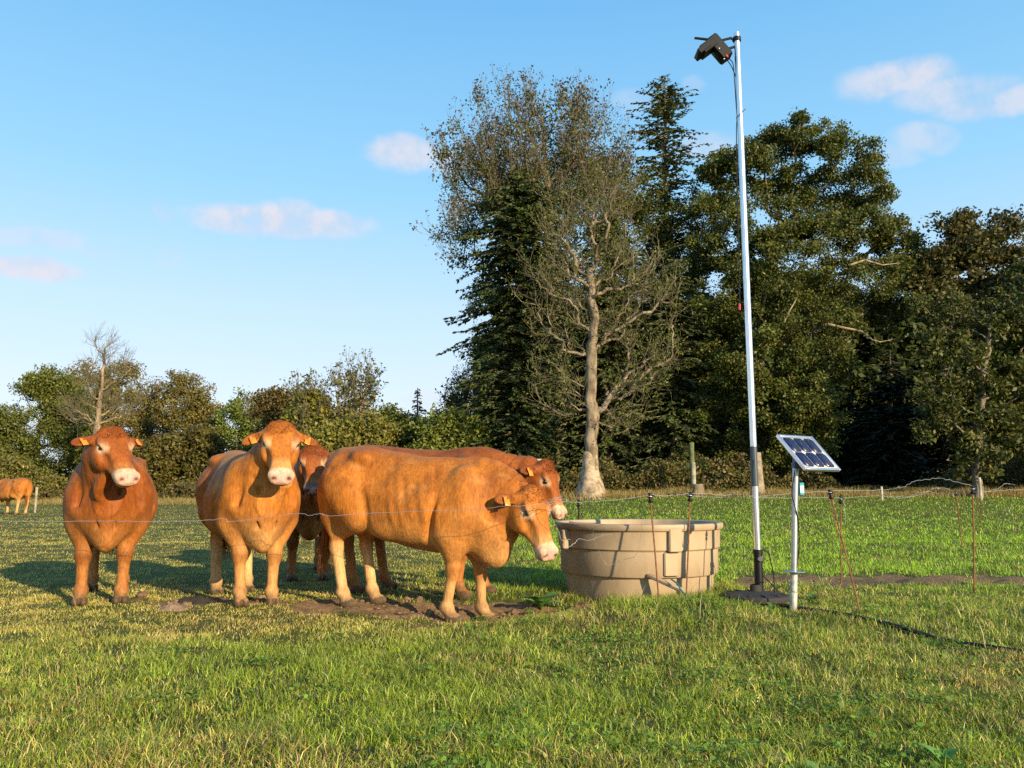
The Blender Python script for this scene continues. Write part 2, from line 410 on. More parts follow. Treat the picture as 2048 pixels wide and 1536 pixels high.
def make_cow(name, loc, heading, label, coat, scale=1.0, feet=None, head=(1.30, 0.0, 1.28), hyaw=0, hpitch=60, hroll=0, h=.0125, fat=1.0,
             ears=((8, 0), (8, 0)), tags=(1, 1), sock=(.5, .5), tail_swing=0.0, group='brown cattle at the trough', seed=0, girth=0.0, neckw=1.0, fur=True, category='cow', hs=.92, hw=1.2, lw=1.12, muzzle=(.64, .41, .26), throat=0.0, elx=0.0):
    rng = np.random.default_rng(seed + 100)
    loc = Vector((loc[0], loc[1], 0)); loc.z = gz1(loc.x, loc.y)
    root = thing(name, loc, label, category, group, math.radians(heading)); root.scale = (scale,) * 3
    M = Matrix.Translation(loc) @ Matrix.Rotation(math.radians(heading), 4, 'Z') @ Matrix.Scale(scale, 4)
    def gl(x, y):
        w = M @ Vector((x, y, 0)); return (gz1(w.x, w.y) - loc.z) / scale
    ft = dict(fl=(.52, .175), fr=(.52, -.175), hl=(-.66, .17), hr=(-.66, -.17))
    if feet: ft.update(feet)
    fz = {k: gl(*v) for k, v in ft.items()}
    df = (fz['fl'] + fz['fr']) / 2; dh = (fz['hl'] + fz['hr']) / 2
    pit = (df - dh) / 1.2
    hd = np.array(head, float); hd[2] += df
    HR = rotm(hyaw, hpitch, hroll); Hm = np.array(HR)
    HSV = np.array((hs, hs * hw, hs))
    def hp(t, v, w): return hd + Hm @ (np.array((t, v, w)) * HSV)
    def he(c, r, *a, **k): fd.ell(c, np.array(r) * HSV, *a, **k)
    pts = np.array([hp(.6, .12, .1), hp(.6, -.12, -.25), hp(-.1, .36, .1), hp(-.1, -.36, .1), hp(.1, .36, -.1), hp(.1, -.36, -.1)])
    lo = np.minimum(pts.min(0), (-1.13, -.46, min(fz.values()))) - .06; hi = np.maximum(pts.max(0), (1.0, .46, 1.5)) + .06
    fd = Field((lo[0], lo[1], min(fz.values()) - .03), hi, h)
    ts = [(t, w * fat, tp + (dh + (t + .62) * pit), bt + (dh + (t + .62) * pit) - girth * math.exp(-((t - .1) / .5) ** 2)) for t, w, tp, bt in TORSO]
    fd.loft(ts, (0, 0, 0), np.eye(3), k=.02, p=2.25, egg=.13, smooth=9)
    zt = lambda x: dh + (x + .62) * pit
    for sgn in (1, -1):
        fd.ell((-.70, sgn * .155 * fat, 1.02 + dh), (.23, .145, .31), k=.10)            # rump and thigh
        fd.ell((-.50, sgn * .205 * fat, 1.315 + dh), (.085, .06, .045), k=.09)             # hook bone
        fd.ell((-.86, sgn * .10, 1.27 + dh), (.05, .045, .05), k=.06)                    # pin bone
        fd.ell((.58 + elx * .5, sgn * .20 * fat, 1.02 + df), (.17, .105, .27), k=.09)               # shoulder
        fd.ell((.68, sgn * .165 * fat, .87 + df), (.11, .10, .13), k=.08)                # point of shoulder
        fd.ell((.08, sgn * .235 * fat, .86 + zt(0)), (.42, .13, .22), k=.10)             # rib barrel
        fd.cone((.50, sgn * .17, 1.25 + df), (.60 + elx * .5, sgn * .275 * fat, 1.0 + df), .045, .050, k=.10)                          # shoulder blade
        fd.cone((.75, sgn * .225 * fat, .90 + df), (.80, sgn * .205 * fat, 1.16 + df), .026, .012, k=.07, mode='s')          # before the shoulder
        fd.ell((-.67, sgn * .265 * fat, 1.34 + dh), (.07, .04, .045), k=.08, mode='s')                                     # between hook and pin
        fd.ell((-.31, sgn * .335 * fat, 1.18 + dh), (.12, .055, .09), k=.12, mode='s')   # hollow of the flank
        fd.cone((.34 + elx, sgn * .335 * fat, .64 + zt(.3)), (.37 + elx * .6, sgn * .345 * fat, 1.06 + zt(.3)), .032, .016, k=.05, mode='s')   # behind the elbow
        fd.cone((-.34, sgn * .315 * fat, .66 + dh), (-.43, sgn * .325 * fat, 1.06 + dh), .042, .018, k=.06, mode='s')         # fold of the flank
        fd.cone((-.82, sgn * .275 * fat, .82 + dh), (-.74, sgn * .295 * fat, 1.20 + dh), .028, .014, k=.06, mode='s')        # thigh groove
        fd.ell((-.22, sgn * .22 * fat, .74 + dh), (.16, .10, .12), k=.08)
    fd.ell((.50, 0, 1.335 + df), (.22, .08, .05), k=.08)                               # withers
    fd.ell((.70, 0, .58 + df), (.15, .10, .11), k=.09)                                  # brisket
    fd.ell((.76, 0, .76 + df), (.08, .09, .15), k=.08)
    fd.ell((-.34, 0, .70 + dh), (.16, .12, .09), k=.08)                                  # udder area
    # neck
    b0 = np.array((.64, 0, 1.12 + df)); b1 = hp(.02, 0, -.15)
    out = np.array((1, 0, .12)); L = np.linalg.norm(b1 - b0); back = -(Hm @ np.array((.15, 0, -.35))) * 0
    c0 = b0 + out * L * .22; 
    # the neck meets the skull from behind the jaw
    c1 = b1 - (Hm @ np.array((.15, 0, .8))) * L * .28
    NS = 9
    for i in range(NS + 1):
        t = i / NS
        p = (1 - t) ** 3 * b0 + 3 * (1 - t) ** 2 * t * c0 + 3 * (1 - t) * t * t * c1 + t ** 3 * b1
        d = 3 * (1 - t) ** 2 * (c0 - b0) + 6 * (1 - t) * t * (c1 - c0) + 3 * t * t * (b1 - c1); d /= np.linalg.norm(d) + 1e-9
        side = np.cross((0, 0, 1), d); side /= np.linalg.norm(side) + 1e-9
        if t > .5:
            hside = Hm[:, 1]; side = side * (1 - (t - .5) * 2) + hside * ((t - .5) * 2); side -= d * (side @ d); side /= np.linalg.norm(side)
        up = np.cross(d, side); R = np.stack([d, side, up], 1)
        dep = .255 * (1 - t) + .160 * t + throat * math.sin(math.pi * t); p = p - np.array((0, 0, throat * .8 * math.sin(math.pi * t))); wid = (.205 * (1 - t) + .135 * t) * neckw
        fd.ell(p, (max(L * .16, .09), wid, dep), R, k=.06)
        if i in (1, 2, 3, 4, 5, 6, 7):                                                    # dewlap
            q = p - up * (dep * .93) + np.array((0, 0, -.012)); fd.ell(q, (.09, .030, .075 + .05 * math.sin(t * 3.14)), R, k=.06)
    fd.ell((.72, 0, .60 + df), (.08, .04, .12), k=.06)
    fd.ell((.66, 0, .74 + df), (.17, .165, .17), k=.10); fd.ell((.80, 0, .90 + df), (.10, .11, .20), k=.10)
    fd.cone((.885, 0, 1.02 + df), (.80, 0, .60 + df), .026, .030, k=.05)                 # hanging fold of the dewlap
    for sg in (1, -1):
        fd.cone((.88, sg * .085, 1.02 + df), (.84, sg * .065, .70 + df), .012, .008, k=.05, mode='s')
    # legs
    LM = []
    for key, (fx, fy) in ft.items():
        s = 1 if fy > 0 else -1; z0 = fz[key]; fr = key[0] == 'f'
        if fr:
            E = (.50 + elx, s * .20, .74 + df); K = (fx * .6 + (.53 + elx * .6) * .4 + .0, fy * .75 + s * .19 * .25, .425 + z0); Ft = (fx - .01, fy, .125 + z0)
            fd.cone((.52 + elx * .6, s * .19, .88 + df), E, .14 * lw, .118 * lw, k=.09)
            fd.cone(E, (K[0], K[1], K[2] + .05), .114 * lw, .053 * lw, k=.06)
            fd.ell((E[0] + .02, E[1] + s * .02, E[2] - .06), (.085, .06, .13), k=.06)
            fd.ell((K[0] + .006, K[1], K[2]), (.055 * lw, .056 * lw, .080), k=.04)
            fd.cone(K, Ft, .042 * lw, .037 * lw, k=.025)
            tx = (fx + .045, fy)
        else:
            S = (-.50, s * .21, .80 + dh); Hk = (fx - .09, fy * .8 + s * .17 * .2, .525 + z0); Ft = (fx - .02, fy, .125 + z0)
            fd.cone((-.64, s * .17, 1.02 + dh), S, .20, .135, k=.10)
            fd.ell((-.80, s * .13, .93 + dh), (.13, .10, .26), k=.09)
            fd.cone(S, (Hk[0] + .02, Hk[1], Hk[2] + .10), .125, .062, k=.07)
            fd.cone((-.80, s * .15, .80 + dh), (Hk[0], Hk[1], Hk[2] + .05), .085, .038, k=.05)
            fd.ell(Hk, (.060 * lw, .044 * lw, .075), k=.030)
            fd.ell((Hk[0] - .045, Hk[1], Hk[2] + .035), (.025, .022, .05), k=.02)
            fd.cone(Hk, Ft, .045 * lw, .041 * lw, k=.035)
            tx = (fx + .03, fy)
        fd.ell((Ft[0], Ft[1], Ft[2]), (.056 * lw, .052 * lw, .050), k=.025)
        fd.cone((Ft[0], Ft[1], Ft[2] - .01), (tx[0] - .01, tx[1], z0 + .06), .043, .050, k=.03)
        for cs in (-.027, .027):
            fd.ell((tx[0] + .012, tx[1] + cs * lw, z0 + .032), (.074, .034, .045), k=.012)
        LM.append((tx[0], tx[1], z0, K if fr else Hk, fr))
    # tail root (the switch of hair is a child mesh)
    tb = np.array((-.90, 0, 1.33 + dh)); t1 = np.array((-.955, tail_swing * .2, 1.22 + dh)); t2 = np.array((-.975, tail_swing * .6, .98 + dh)); t3 = np.array((-.95, tail_swing, .72 + dh))
    fd.cone(tb + np.array((.1, 0, .02)), tb, .05, .045, k=.05); fd.cone(tb, t1, .042, .034, k=.03); fd.cone(t1, t2, .033, .026, k=.02); fd.cone(t2, t3, .025, .020, k=.02)
    # head
    fd.loft([[row[0] * hs, row[1] * hs * hw, row[2] * hs, row[3] * hs] for row in HEAD], hd, Hm, k=.035, p=2.5, egg=-.04, smooth=5)
    he(hp(-.03, 0, .030), (.05, .080, .042), Hm, k=.05)                                # poll
    for s in (1, -1):
        he(hp(.120, s * .108, .026), (.060, .030, .030), Hm, k=.03)                     # brow
        he(hp(.165, s * .126, -.004), (.030, .014, .018), Hm, k=.012, mode='s')         # eye socket
        he(hp(.165, s * .110, -.002), (.026, .015, .019), Hm, k=.008)                   # eyeball under the lids
        he(hp(.16, s * .085, -.15), (.11, .046, .075), Hm, k=.05)                       # cheek and jaw
        he(hp(.13, s * .105, -.10), (.10, .024, .035), Hm, k=.05)
        he(hp(.30, s * .098, -.045), (.08, .018, .030), Hm, k=.05, mode='s')            # hollow in front of the cheek bone
        he(hp(.551, s * .050, -.026), (.026, .018, .020), Hm, k=.008, mode='s')         # nostril
        he(hp(.50, s * .062, -.028), (.04, .03, .035), Hm, k=.02)
        da, db = ears[0 if s == 1 else 1]                                                   # ear: droop, forward sweep in degrees
        eR = HR @ Matrix.Rotation(math.radians(-s * da), 3, 'Z') @ Matrix.Rotation(math.radians(s * db), 3, 'X')
        if s < 0: pass
        eM = np.array(eR); ec = hp(.015, s * .10, -.035)
        ep = lambda t, v, w, ec=ec, eM=eM, s=s: ec + eM @ np.array((t, s * v, w))
        fd.cone(ec, ep(0, .07, 0), .042, .036, k=.03)
        fd.ell(ep(.002, .125, 0), (.054, .085, .026), eM, k=.02)
        fd.ell(ep(.010, .175, 0), (.030, .052, .017), eM, k=.02)
        fd.ell(ep(.006, .130, .024), (.034, .070, .021), eM, k=.010, mode='s')
        if s == 1: ELm = (ep, eM)
        else: ERm = (ep, eM)
    he(hp(.545, 0, -.088), (.012, .085, .005), Hm, k=.006, mode='s')                   # mouth
    he(hp(.50, 0, -.115), (.05, .062, .026), Hm, k=.02)                                # chin
    V, Q = fd.mesh()
    # slow muscular unevenness and a few folds behind the jaw
    ph = rng.random(12) * 6.28
    W = (np.sin(V[:, 0] * 9 + ph[0] + 2 * np.sin(V[:, 2] * 5 + ph[1])) * np.sin(V[:, 2] * 8 + ph[2] + V[:, 1] * 6) + .6 * np.sin(V[:, 0] * 17 + ph[3]) * np.sin(V[:, 2] * 15 + ph[4] + 3 * V[:, 0]))
    hl = (V - hd) @ Hm / HSV                                   # head coordinates of every vertex
    dh_ = np.linalg.norm((hl - np.array((.22, 0, -.08))) / np.array((.42, .34, .26)), axis=1)
    isH = dh_ < 1.0
    amp = np.where(isH, .0, .0062) * sstep(.45, .7, V[:, 2])
    cen = np.stack([V[:, 0], V[:, 1] * 0, np.full(len(V), .95)], 1); nr = V - cen; nr /= np.linalg.norm(nr, axis=1)[:, None] + 1e-6; nr[:, 0] *= .2
    V = V + nr * (W * amp)[:, None]
    nb = sstep(.72, .95, V[:, 0]) * (~isH)
    V = V + nr * (nb * -.011 * np.maximum(0, np.sin((V[:, 0] * 1.0 - V[:, 2] * .35) * 52 + 1.5 * np.sin(V[:, 2] * 7))) ** 3)[:, None]
    rib = sstep(-.22, -.1, V[:, 0]) * (1 - sstep(.22, .32, V[:, 0])) * sstep(.72, .85, V[:, 2]) * (1 - sstep(1.1, 1.25, V[:, 2]))
    V = V + nr * (rib * .0035 * np.sin((V[:, 0] + .25 * V[:, 2]) * 62))[:, None]
    # colours of the coat
    base, dark, pale = [np.array(c, float) for c in coat]
    zz = V[:, 2]
    n1 = np.sin(V[:, 0] * 5.1 + ph[5] + 1.4 * np.sin(zz * 6)) * np.sin(zz * 6.3 + ph[6] + V[:, 0] * 2) + .5 * np.sin(V[:, 0] * 13 + ph[7]) * np.sin(zz * 11 + ph[8])
    n2 = np.sin(V[:, 0] * 31 + 3 * np.sin(zz * 19 + ph[9])) * np.sin(zz * 27 + ph[10])
    def mixc(C, c, w): return C * (1 - w[:, None]) + c * w[:, None]
    C = np.tile(base, (len(V), 1))
    blot = N1.fbm(V[:, 0] * 4.5 + 3 * np.abs(V[:, 1]) + seed * 7, zz * 4.2, 4); strk = N3.fbm((V[:, 0] - .25 * zz) * 26 + V[:, 1] * 22, zz * 5 + seed * 3, 3)
    C = mixc(C, dark, np.clip(1.9 * (blot - .49) + .8 * (strk - .5) + .10, 0, .75))
    lite = N2.fbm(V[:, 0] * 6 + seed, zz * 9 + V[:, 1] * 6, 3); C = mixc(C, base * .55 + pale * .5, np.clip(1.6 * (lite - .55), 0, .5) * (~isH))
    C = mixc(C, dark * .7, .35 * sstep(.55, .68, N4.fbm(V[:, 0] * 5, zz * 7 + seed, 3)) * sstep(.95, 1.1, zz) * (~isH))
    C = mixc(C, dark, .45 * sstep(1.22, 1.42, zz) * (~isH))
    under = (1 - sstep(.50, .80, zz)) * (1 - sstep(.10, .26, np.abs(V[:, 1])))
    C = mixc(C, pale, .55 * under)
    C = mixc(C, base * .6 + pale * .5, .5 * (1 - sstep(.62, .92, zz + .05 * n1)))
    for (tx, ty, z0, K, fr) in LM:
        near = (np.abs(V[:, 0] - tx) < .22) & (np.abs(V[:, 1] - ty) < .13) & (zz < .62 + z0)
        sk = sock[0] if fr else sock[1]
        m = near * (1 - sstep(.14 + .32 * sk, .30 + .32 * sk, zz - z0 + .02 * n1)) * min(1, sk * 1.35)
        C = mixc(C, pale * np.array((1.05, 1.1, 1.2)), m * .85)
        if fr: C = mixc(C, dark * .75, near * .55 * np.exp(-((zz - K[2]) / .05) ** 2) * (1 - sk * .6) * sstep(0, .03, V[:, 0] - K[0] + .02))
        C = mixc(C, pale, near * .5 * np.exp(-((zz - z0 - .10) / .022) ** 2))
        hf = near * (zz - z0 < .062 + .01 * np.sin(V[:, 0] * 40))
        C = mixc(C, np.array((.085, .06, .04)), hf * .92)
        C = mixc(C, np.array((.10, .065, .035)), near * .6 * (1 - sstep(.05, .22, zz - z0 + .16 * (N2.fbm(V[:, 0] * 18, zz * 14 + V[:, 1] * 9, 2) - .5))))
    t, v, w = hl.T; av = np.abs(v)
    C = mixc(C, dark, isH * .42 * (1 - sstep(-.02, .20, t)) )
    C = mixc(C, base * 1.0, isH * .5 * sstep(.1, .25, t))
    C = mixc(C, pale * np.array((1.0, .92, .85)), isH * .5 * sstep(.33, .41, t + .02 * n1))
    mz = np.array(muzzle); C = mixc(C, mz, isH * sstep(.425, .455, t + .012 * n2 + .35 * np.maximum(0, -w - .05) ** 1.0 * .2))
    pad = isH * sstep(.492, .515, t) * (1 - sstep(.062, .082, av)) * sstep(-.082, -.066, w); C = mixc(C, np.array((.60, .33, .26)), pad * .85)
    nos = isH * np.exp(-((t - .545) / .03) ** 2 - ((av - .052) / .016) ** 2 - ((w + .022) / .018) ** 2); C = mixc(C, np.array((.10, .03, .025)), np.clip(nos * 1.2, 0, .9))
    mo = isH * (t > .42) * np.exp(-((w + .089 + .02 * sstep(.5, .42, t)) / .006) ** 2) * (av < .1); C = mixc(C, np.array((.16, .07, .05)), mo * .85)
    er = np.exp(-(((t - .167) / .042) ** 2 + ((w + .004) / .034) ** 2)) * (av > .07) * isH; C = mixc(C, np.array((.76, .52, .32)), np.clip(er * 1.6, 0, .9) * (av < .17))
    er2 = np.exp(-(((t - .165) / .026) ** 2 + ((w + .0) / .017) ** 2)) * (av > .085) * isH; C = mixc(C, np.array((.045, .016, .012)), np.clip(er2 * 1.6, 0, .9) * (av < .15))
    ear = isH * (av > .16) * (t < .12); C = mixc(C, dark, ear * .6)
    me = np_mesh('body', V, [Q], col=C, smooth=True)
    body = link_mesh('body', me, M_coat, root, world=False)
    if 'DBG' in globals():
        def pr(p):
            W_ = M @ Vector(p); r = W_ - Vector((0, 0, CAM_H)); y = r.y * math.cos(PITCH) + r.z * math.sin(PITCH); u = -r.y * math.sin(PITCH) + r.z * math.cos(PITCH)
            return (round(1024 + 1600 * r.x / y), round(768 - 1600 * u / y))
        print('COW', label[:30], 'poll', pr(hp(-.03, 0, .05)), 'muz', pr(hp(.56, 0, -.03)), 'chin', pr(hp(.5, 0, -.14)), {k: pr((*ft[k], fz[k])) for k in ft}, 'rump', pr((-.9, 0, 1.2)), 'hip', pr((-.6, 0, 1.43 + dh)), 'with', pr((.5, 0, 1.42 + df)), 'chest', pr((.97, 0, .8 + df)), 'eL', pr(hp(0, .33, -.03)), 'eR', pr(hp(0, -.33, -.03)))
    # eyes
    for s in (1, -1):
        eb = MB(); c = hp(.165, s * .1135, .000); eb.lathe([(.0005, -.020), (.011, -.017), (.018, -.010), (.0205, 0), (.018, .010), (.011, .017), (.0005, .020)], c, 14)
        e = link_mesh('eye', eb.mesh('eye'), M_eye, root, world=False)
    # ear tags
    for s, on in ((1, tags[0]), (-1, tags[1])):
        if not on: continue
        ep, eM = ELm if s == 1 else ERm
        tb_ = MB(); R = Matrix(eM.tolist())
        tb_.box(ep(.046, .125, .030), (.058, .046, .004), R, bevel=.0018); tb_.box(ep(.006, .135, .026), (.034, .024, .004), R, bevel=.0018); tb_.box(ep(.0, .135, .028), (.016, .016, .012), R, bevel=.003)
        link_mesh('ear_tag', tb_.mesh('ear_tag'), M_tag, root, world=False)
    # hair: switch of the tail, and the curls on the poll
    def hair(nm, roots, dirs, ln, wd, colr, droop):
        n = len(roots); pts = [roots]
        for k in range(1, 4):
            f = k / 3; pts.append(roots + dirs * (ln * f)[:, None] + np.array((0, 0, -1)) * (droop * ln * f * f)[:, None] + rng.normal(0, .004, (n, 3)) * f)
        sd = rng.normal(0, 1, (n, 3)); sd /= np.linalg.norm(sd, axis=1)[:, None]
        Vs = []
        for k in range(4):
            ww = wd * (1 - .8 * k / 3)
            Vs += [pts[k] - sd * ww / 2, pts[k] + sd * ww / 2]
        Vh = np.stack(Vs, 1).reshape(-1, 3); b = np.arange(n)[:, None] * 8
        Fh = np.concatenate([b + np.array((0, 1, 3, 2)), b + np.array((2, 3, 5, 4)), b + np.array((4, 5, 7, 6))])
        cc = np.repeat(colr * rng.uniform(.7, 1.25, (n, 1)), 8, 0)
        link_mesh(nm, np_mesh(nm, Vh, [Fh], col=cc), M_hair, root, world=False)
    n = 340; rt = t3 + rng.normal(0, 1, (n, 3)) * (.016, .016, .05); dr = rng.normal(0, .085, (n, 3)); dr[:, 2] = -1
    hair('tail_switch', rt, dr, rng.uniform(.2, .42, n), .006, base * .55 + dark * .3, 0)
    if fur:
        # short winter coat: only where it shows, on the poll and neck crest
        sel = np.where(isH & (t < .10) & (w > -.02) & (av < .11))[0]
        sel = rng.choice(sel, min(500, len(sel) * 3)); rt = V[sel]
        nn = Hm @ np.array((-.3, 0, 1)); dr = rng.normal(0, .45, (len(sel), 3)) + nn * .7 + Hm[:, 0] * .35
        hair('poll_hair', rt, dr, rng.uniform(.010, .028, len(sel)), .005, base * .45 + dark * .6, .25)
        # guard hairs all over, to soften outline and shading
        mesh_n = np.zeros(len(me.vertices) * 3, np.float32); me.vertices.foreach_get('normal', mesh_n); mesh_n = mesh_n.reshape(-1, 3)
        cand = np.where((zz > .18) & ~(isH & (t > .40)) & ~(er > .2))[0]
        sel = rng.choice(cand, FUR_N); nm_ = mesh_n[sel]; rt = V[sel] + rng.normal(0, .006, (len(sel), 3)) - nm_ * .002
        lie = np.tile(np.array((-.75, 0, -.65)), (len(sel), 1)); lie[isH[sel]] = Hm[:, 0] * .8
        lie += .5 * np.stack([np.sin(V[sel, 2] * 23 + 5 * V[sel, 0]), np.zeros(len(sel)), np.sin(V[sel, 0] * 19)], 1)
        lie -= nm_ * np.sum(lie * nm_, 1)[:, None]; lie /= np.linalg.norm(lie, axis=1)[:, None] + 1e-6
        dr = lie + nm_ * rng.uniform(.04, .2, (len(sel), 1)) + rng.normal(0, .06, (len(sel), 3))
        n = len(sel); ln = rng.uniform(.012, .026, n)[:, None]; sd = np.cross(nm_, lie); sd += rng.normal(0, .3, (n, 3))
        a = rt - sd * .0016; b = rt + sd * .0016; tip = rt + dr * ln
        Vh = np.stack([a, b, tip], 1).reshape(-1, 3); cc = C[sel] * rng.uniform(.95, 1.2, (n, 1))
        link_mesh('fur', np_mesh('fur', Vh, [np.arange(n * 3).reshape(-1, 3)], col=np.repeat(cc, 3, 0)), M_hair, root, world=False)
    return root

FUR_N = 3500
def coat_material():
    m = bpy.data.materials.new('cow coat'); m.use_nodes = True; t = NT(m.node_tree); b = t.n['Principled BSDF']
    a = t.new('ShaderNodeAttribute'); a.attribute_name = 'col'; tc = t.new('ShaderNodeTexCoord'); o = tc.outputs['Object']
    fine = t.noise(t.vmath('MULTIPLY', o, (1.0, 1.0, .28)), 60, 4, .65); mid = t.noise(t.vmath('MULTIPLY', o, (1, 1, .5)), 9, 4, .6)
    f = t.math('MULTIPLY', t.ramp(fine, .3, .7, .76, 1.20), t.ramp(mid, .3, .7, .84, 1.14))
    sc = t.vmath('SCALE', a.outputs['Color']); t.l.new(f, sc.node.inputs[3]); t.l.new(sc, b.inputs['Base Color'])
    b.inputs['Roughness'].default_value = .60; b.inputs['Specular IOR Level'].default_value = .22
    b.inputs['Sheen Weight'].default_value = .05; b.inputs['Sheen Tint'].default_value = (1, .75, .45, 1)
    bn = t.new('ShaderNodeBump'); bn.inputs['Strength'].default_value = .38; bn.inputs['Distance'].default_value = .012
    t.l.new(t.math('ADD', fine, t.math('MULTIPLY', mid, 1.5)), bn.inputs['Height']); t.l.new(bn.outputs[0], b.inputs['Normal'])
    return m
M_coat = coat_material()
M_hair = leaf_mat('cow hair', trans=.12, rough=.55, spec=.3)
M_eye = mat('wet dark eye', (.02, .009, .005), rough=.25, spec=.5, coat=.3)
M_tag = mat('orange plastic', (.80, .24, .015), rough=.4, var=.12, vscale=60)

ORANGE = ((.50, .17, .028), (.33, .105, .018), (.66, .42, .20))
GOLD = ((.46, .150, .018), (.22, .058, .008), (.62, .36, .14))
RED = ((.30, .080, .011), (.155, .034, .005), (.48, .22, .06))
def cows():
    make_cow('cow', (-3.77, 7.62), -66, 'dark orange cow standing apart at the left, its head turned slightly aside', RED, scale=.95,
             feet=dict(fl=(.60, .15), fr=(.60, -.18), hl=(-.50, .13), hr=(-.56, -.16)), head=(1.02, .0, 1.50), hyaw=29, hpitch=45, hroll=3, hs=.97, ears=((-8, -18), (6, -6)), fat=1.08, sock=(.1, .55), seed=1, girth=.01, neckw=1.15, lw=1.25)
    make_cow('cow', (-2.49, 7.58), -60, 'golden cow facing the camera squarely, head high, right of the dark orange cow', GOLD, scale=.97,
             feet=dict(fl=(.60, .13), fr=(.62, -.15), hl=(-.55, .16), hr=(-.46, -.16)), head=(.98, .06, 1.53), hyaw=-10, hpitch=51, hroll=-2, hs=.97, ears=((14, -12), (18, -16)), fat=1.0, sock=(.12, .95), seed=2, girth=.0, neckw=1.1, lw=1.2)
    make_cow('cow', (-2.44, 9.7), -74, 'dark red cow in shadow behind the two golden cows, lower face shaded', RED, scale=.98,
             head=(1.02, 0, 1.46), hyaw=0, hpitch=60, ears=((14, -10), (14, -10)), tags=(0, 0), sock=(0, 0), seed=3, lw=1.2, muzzle=(.20, .13, .10))  # muzzle colour darkened to stand in for shade on the lower face
    make_cow('cow', (-.79, 6.95), -20, 'golden cow seen from the side with lowered head, in front of the tub', GOLD, scale=.97,
             feet=dict(fl=(.52, .20), fr=(.36, -.18), hl=(-.54, .17), hr=(-.68, -.10)), head=(1.06, -.07, 1.07), hyaw=-22, hpitch=64, hroll=0, ears=((-20, -25), (-12, -25)), sock=(.45, 1.0), seed=4, girth=.02, fat=.98, throat=.055, hs=.97, elx=-.10)
    make_cow('cow', (-.89, 7.98), -17, 'reddish cow drinking over the rim of the tub, half hidden behind another', RED, scale=1.01,
             feet=dict(fl=(.58, .16), fr=(.46, -.18), hl=(-.45, .17), hr=(-.62, -.16)), head=(1.24, .02, 1.20), hyaw=-8, hpitch=66, hroll=4, ears=((-10, -20), (-10, -20)), tags=(0, 1), sock=(.05, .5), seed=5, hs=.88)
    make_cow('cow', (-18.7, 30.2), 152, 'distant orange and cream cow seen from behind at the far left', GOLD, scale=.97,
             head=(1.35, 0, .75), hyaw=0, hpitch=70, tags=(0, 0), sock=(1.0, 1.0), seed=6, h=.02, fur=False)

# ---------------------------------------------------------------- ground, mud and grass
def ground_mat():
    m = bpy.data.materials.new('pasture soil'); m.use_nodes = True; t = NT(m.node_tree); b = t.n['Principled BSDF']
    tc = t.new('ShaderNodeTexCoord'); o = tc.outputs['Object']
    a = t.new('ShaderNodeAttribute'); a.attribute_name = 'mud'
    fine = t.noise(o, 55, 6, .7); mid = t.noise(o, 6, 5, .6); big = t.noise(o, .35, 3, .5)
    green = t.mix(t.ramp(mid, .3, .7), (.050, .062, .012), (.130, .135, .028))
    green = t.mix(t.math('MULTIPLY', t.ramp(fine, .5, .7), .6), green, (.12, .10, .035))
    green = t.mix(t.ramp(big, .4, .65, 0, .35), green, (.09, .13, .02))
    soil = t.mix(t.ramp(fine, .3, .7), (.13, .078, .038), (.31, .20, .105))
    soil = t.mix(t.ramp(mid, .45, .75, 0, .5), soil, (.25, .17, .10))
    e = t.math('ADD', a.outputs['Fac'], t.math('MULTIPLY', t.math('SUBTRACT', mid, .5), .5))
    c = t.mix(t.ramp(e, .35, .6), green, soil)
    t.l.new(c, b.inputs['Base Color']); b.inputs['Roughness'].default_value = .92; b.inputs['Specular IOR Level'].default_value = .2
    bn = t.new('ShaderNodeBump'); bn.inputs['Strength'].default_value = .9; bn.inputs['Distance'].default_value = .03
    t.l.new(t.math('ADD', fine, t.math('MULTIPLY', mid, 1.5)), bn.inputs['Height']); t.l.new(bn.outputs[0], b.inputs['Normal'])
    return m

def axis_pts(lo, hi, fine, a, b, grow=1.14):
    v = list(np.arange(a, b + 1e-6, fine)); s = fine; x = b
    while x < hi: s *= grow; x += s; v.append(min(x, hi))
    s = fine; x = a
    while x > lo: s *= grow; x -= s; v.insert(0, max(x, lo))
    return np.array(v)

def build_ground():
    xs = np.unique(np.round(np.concatenate([axis_pts(-1500, 1500, .09, -7, 8), np.arange(-2.4, 1.6, .03)]), 3)); ys = np.unique(np.round(np.concatenate([axis_pts(-400, 3000, .09, 1.5, 11.5), np.arange(6.1, 7.9, .03)]), 3))
    X, Y = np.meshgrid(xs, ys, indexing='ij'); Z = gz(X, Y)
    nx, ny = X.shape; i = np.arange(nx * ny).reshape(nx, ny)
    Q = np.stack([i[:-1, :-1], i[1:, :-1], i[1:, 1:], i[:-1, 1:]], -1).reshape(-1, 4)
    me = np_mesh('ground', np.stack([X, Y, Z], -1).reshape(-1, 3), [Q], smooth=True, extra={'mud': mud_w(X, Y).ravel()})
    o = link_mesh('ground', me, ground_mat()); tag(o, kind='structure')

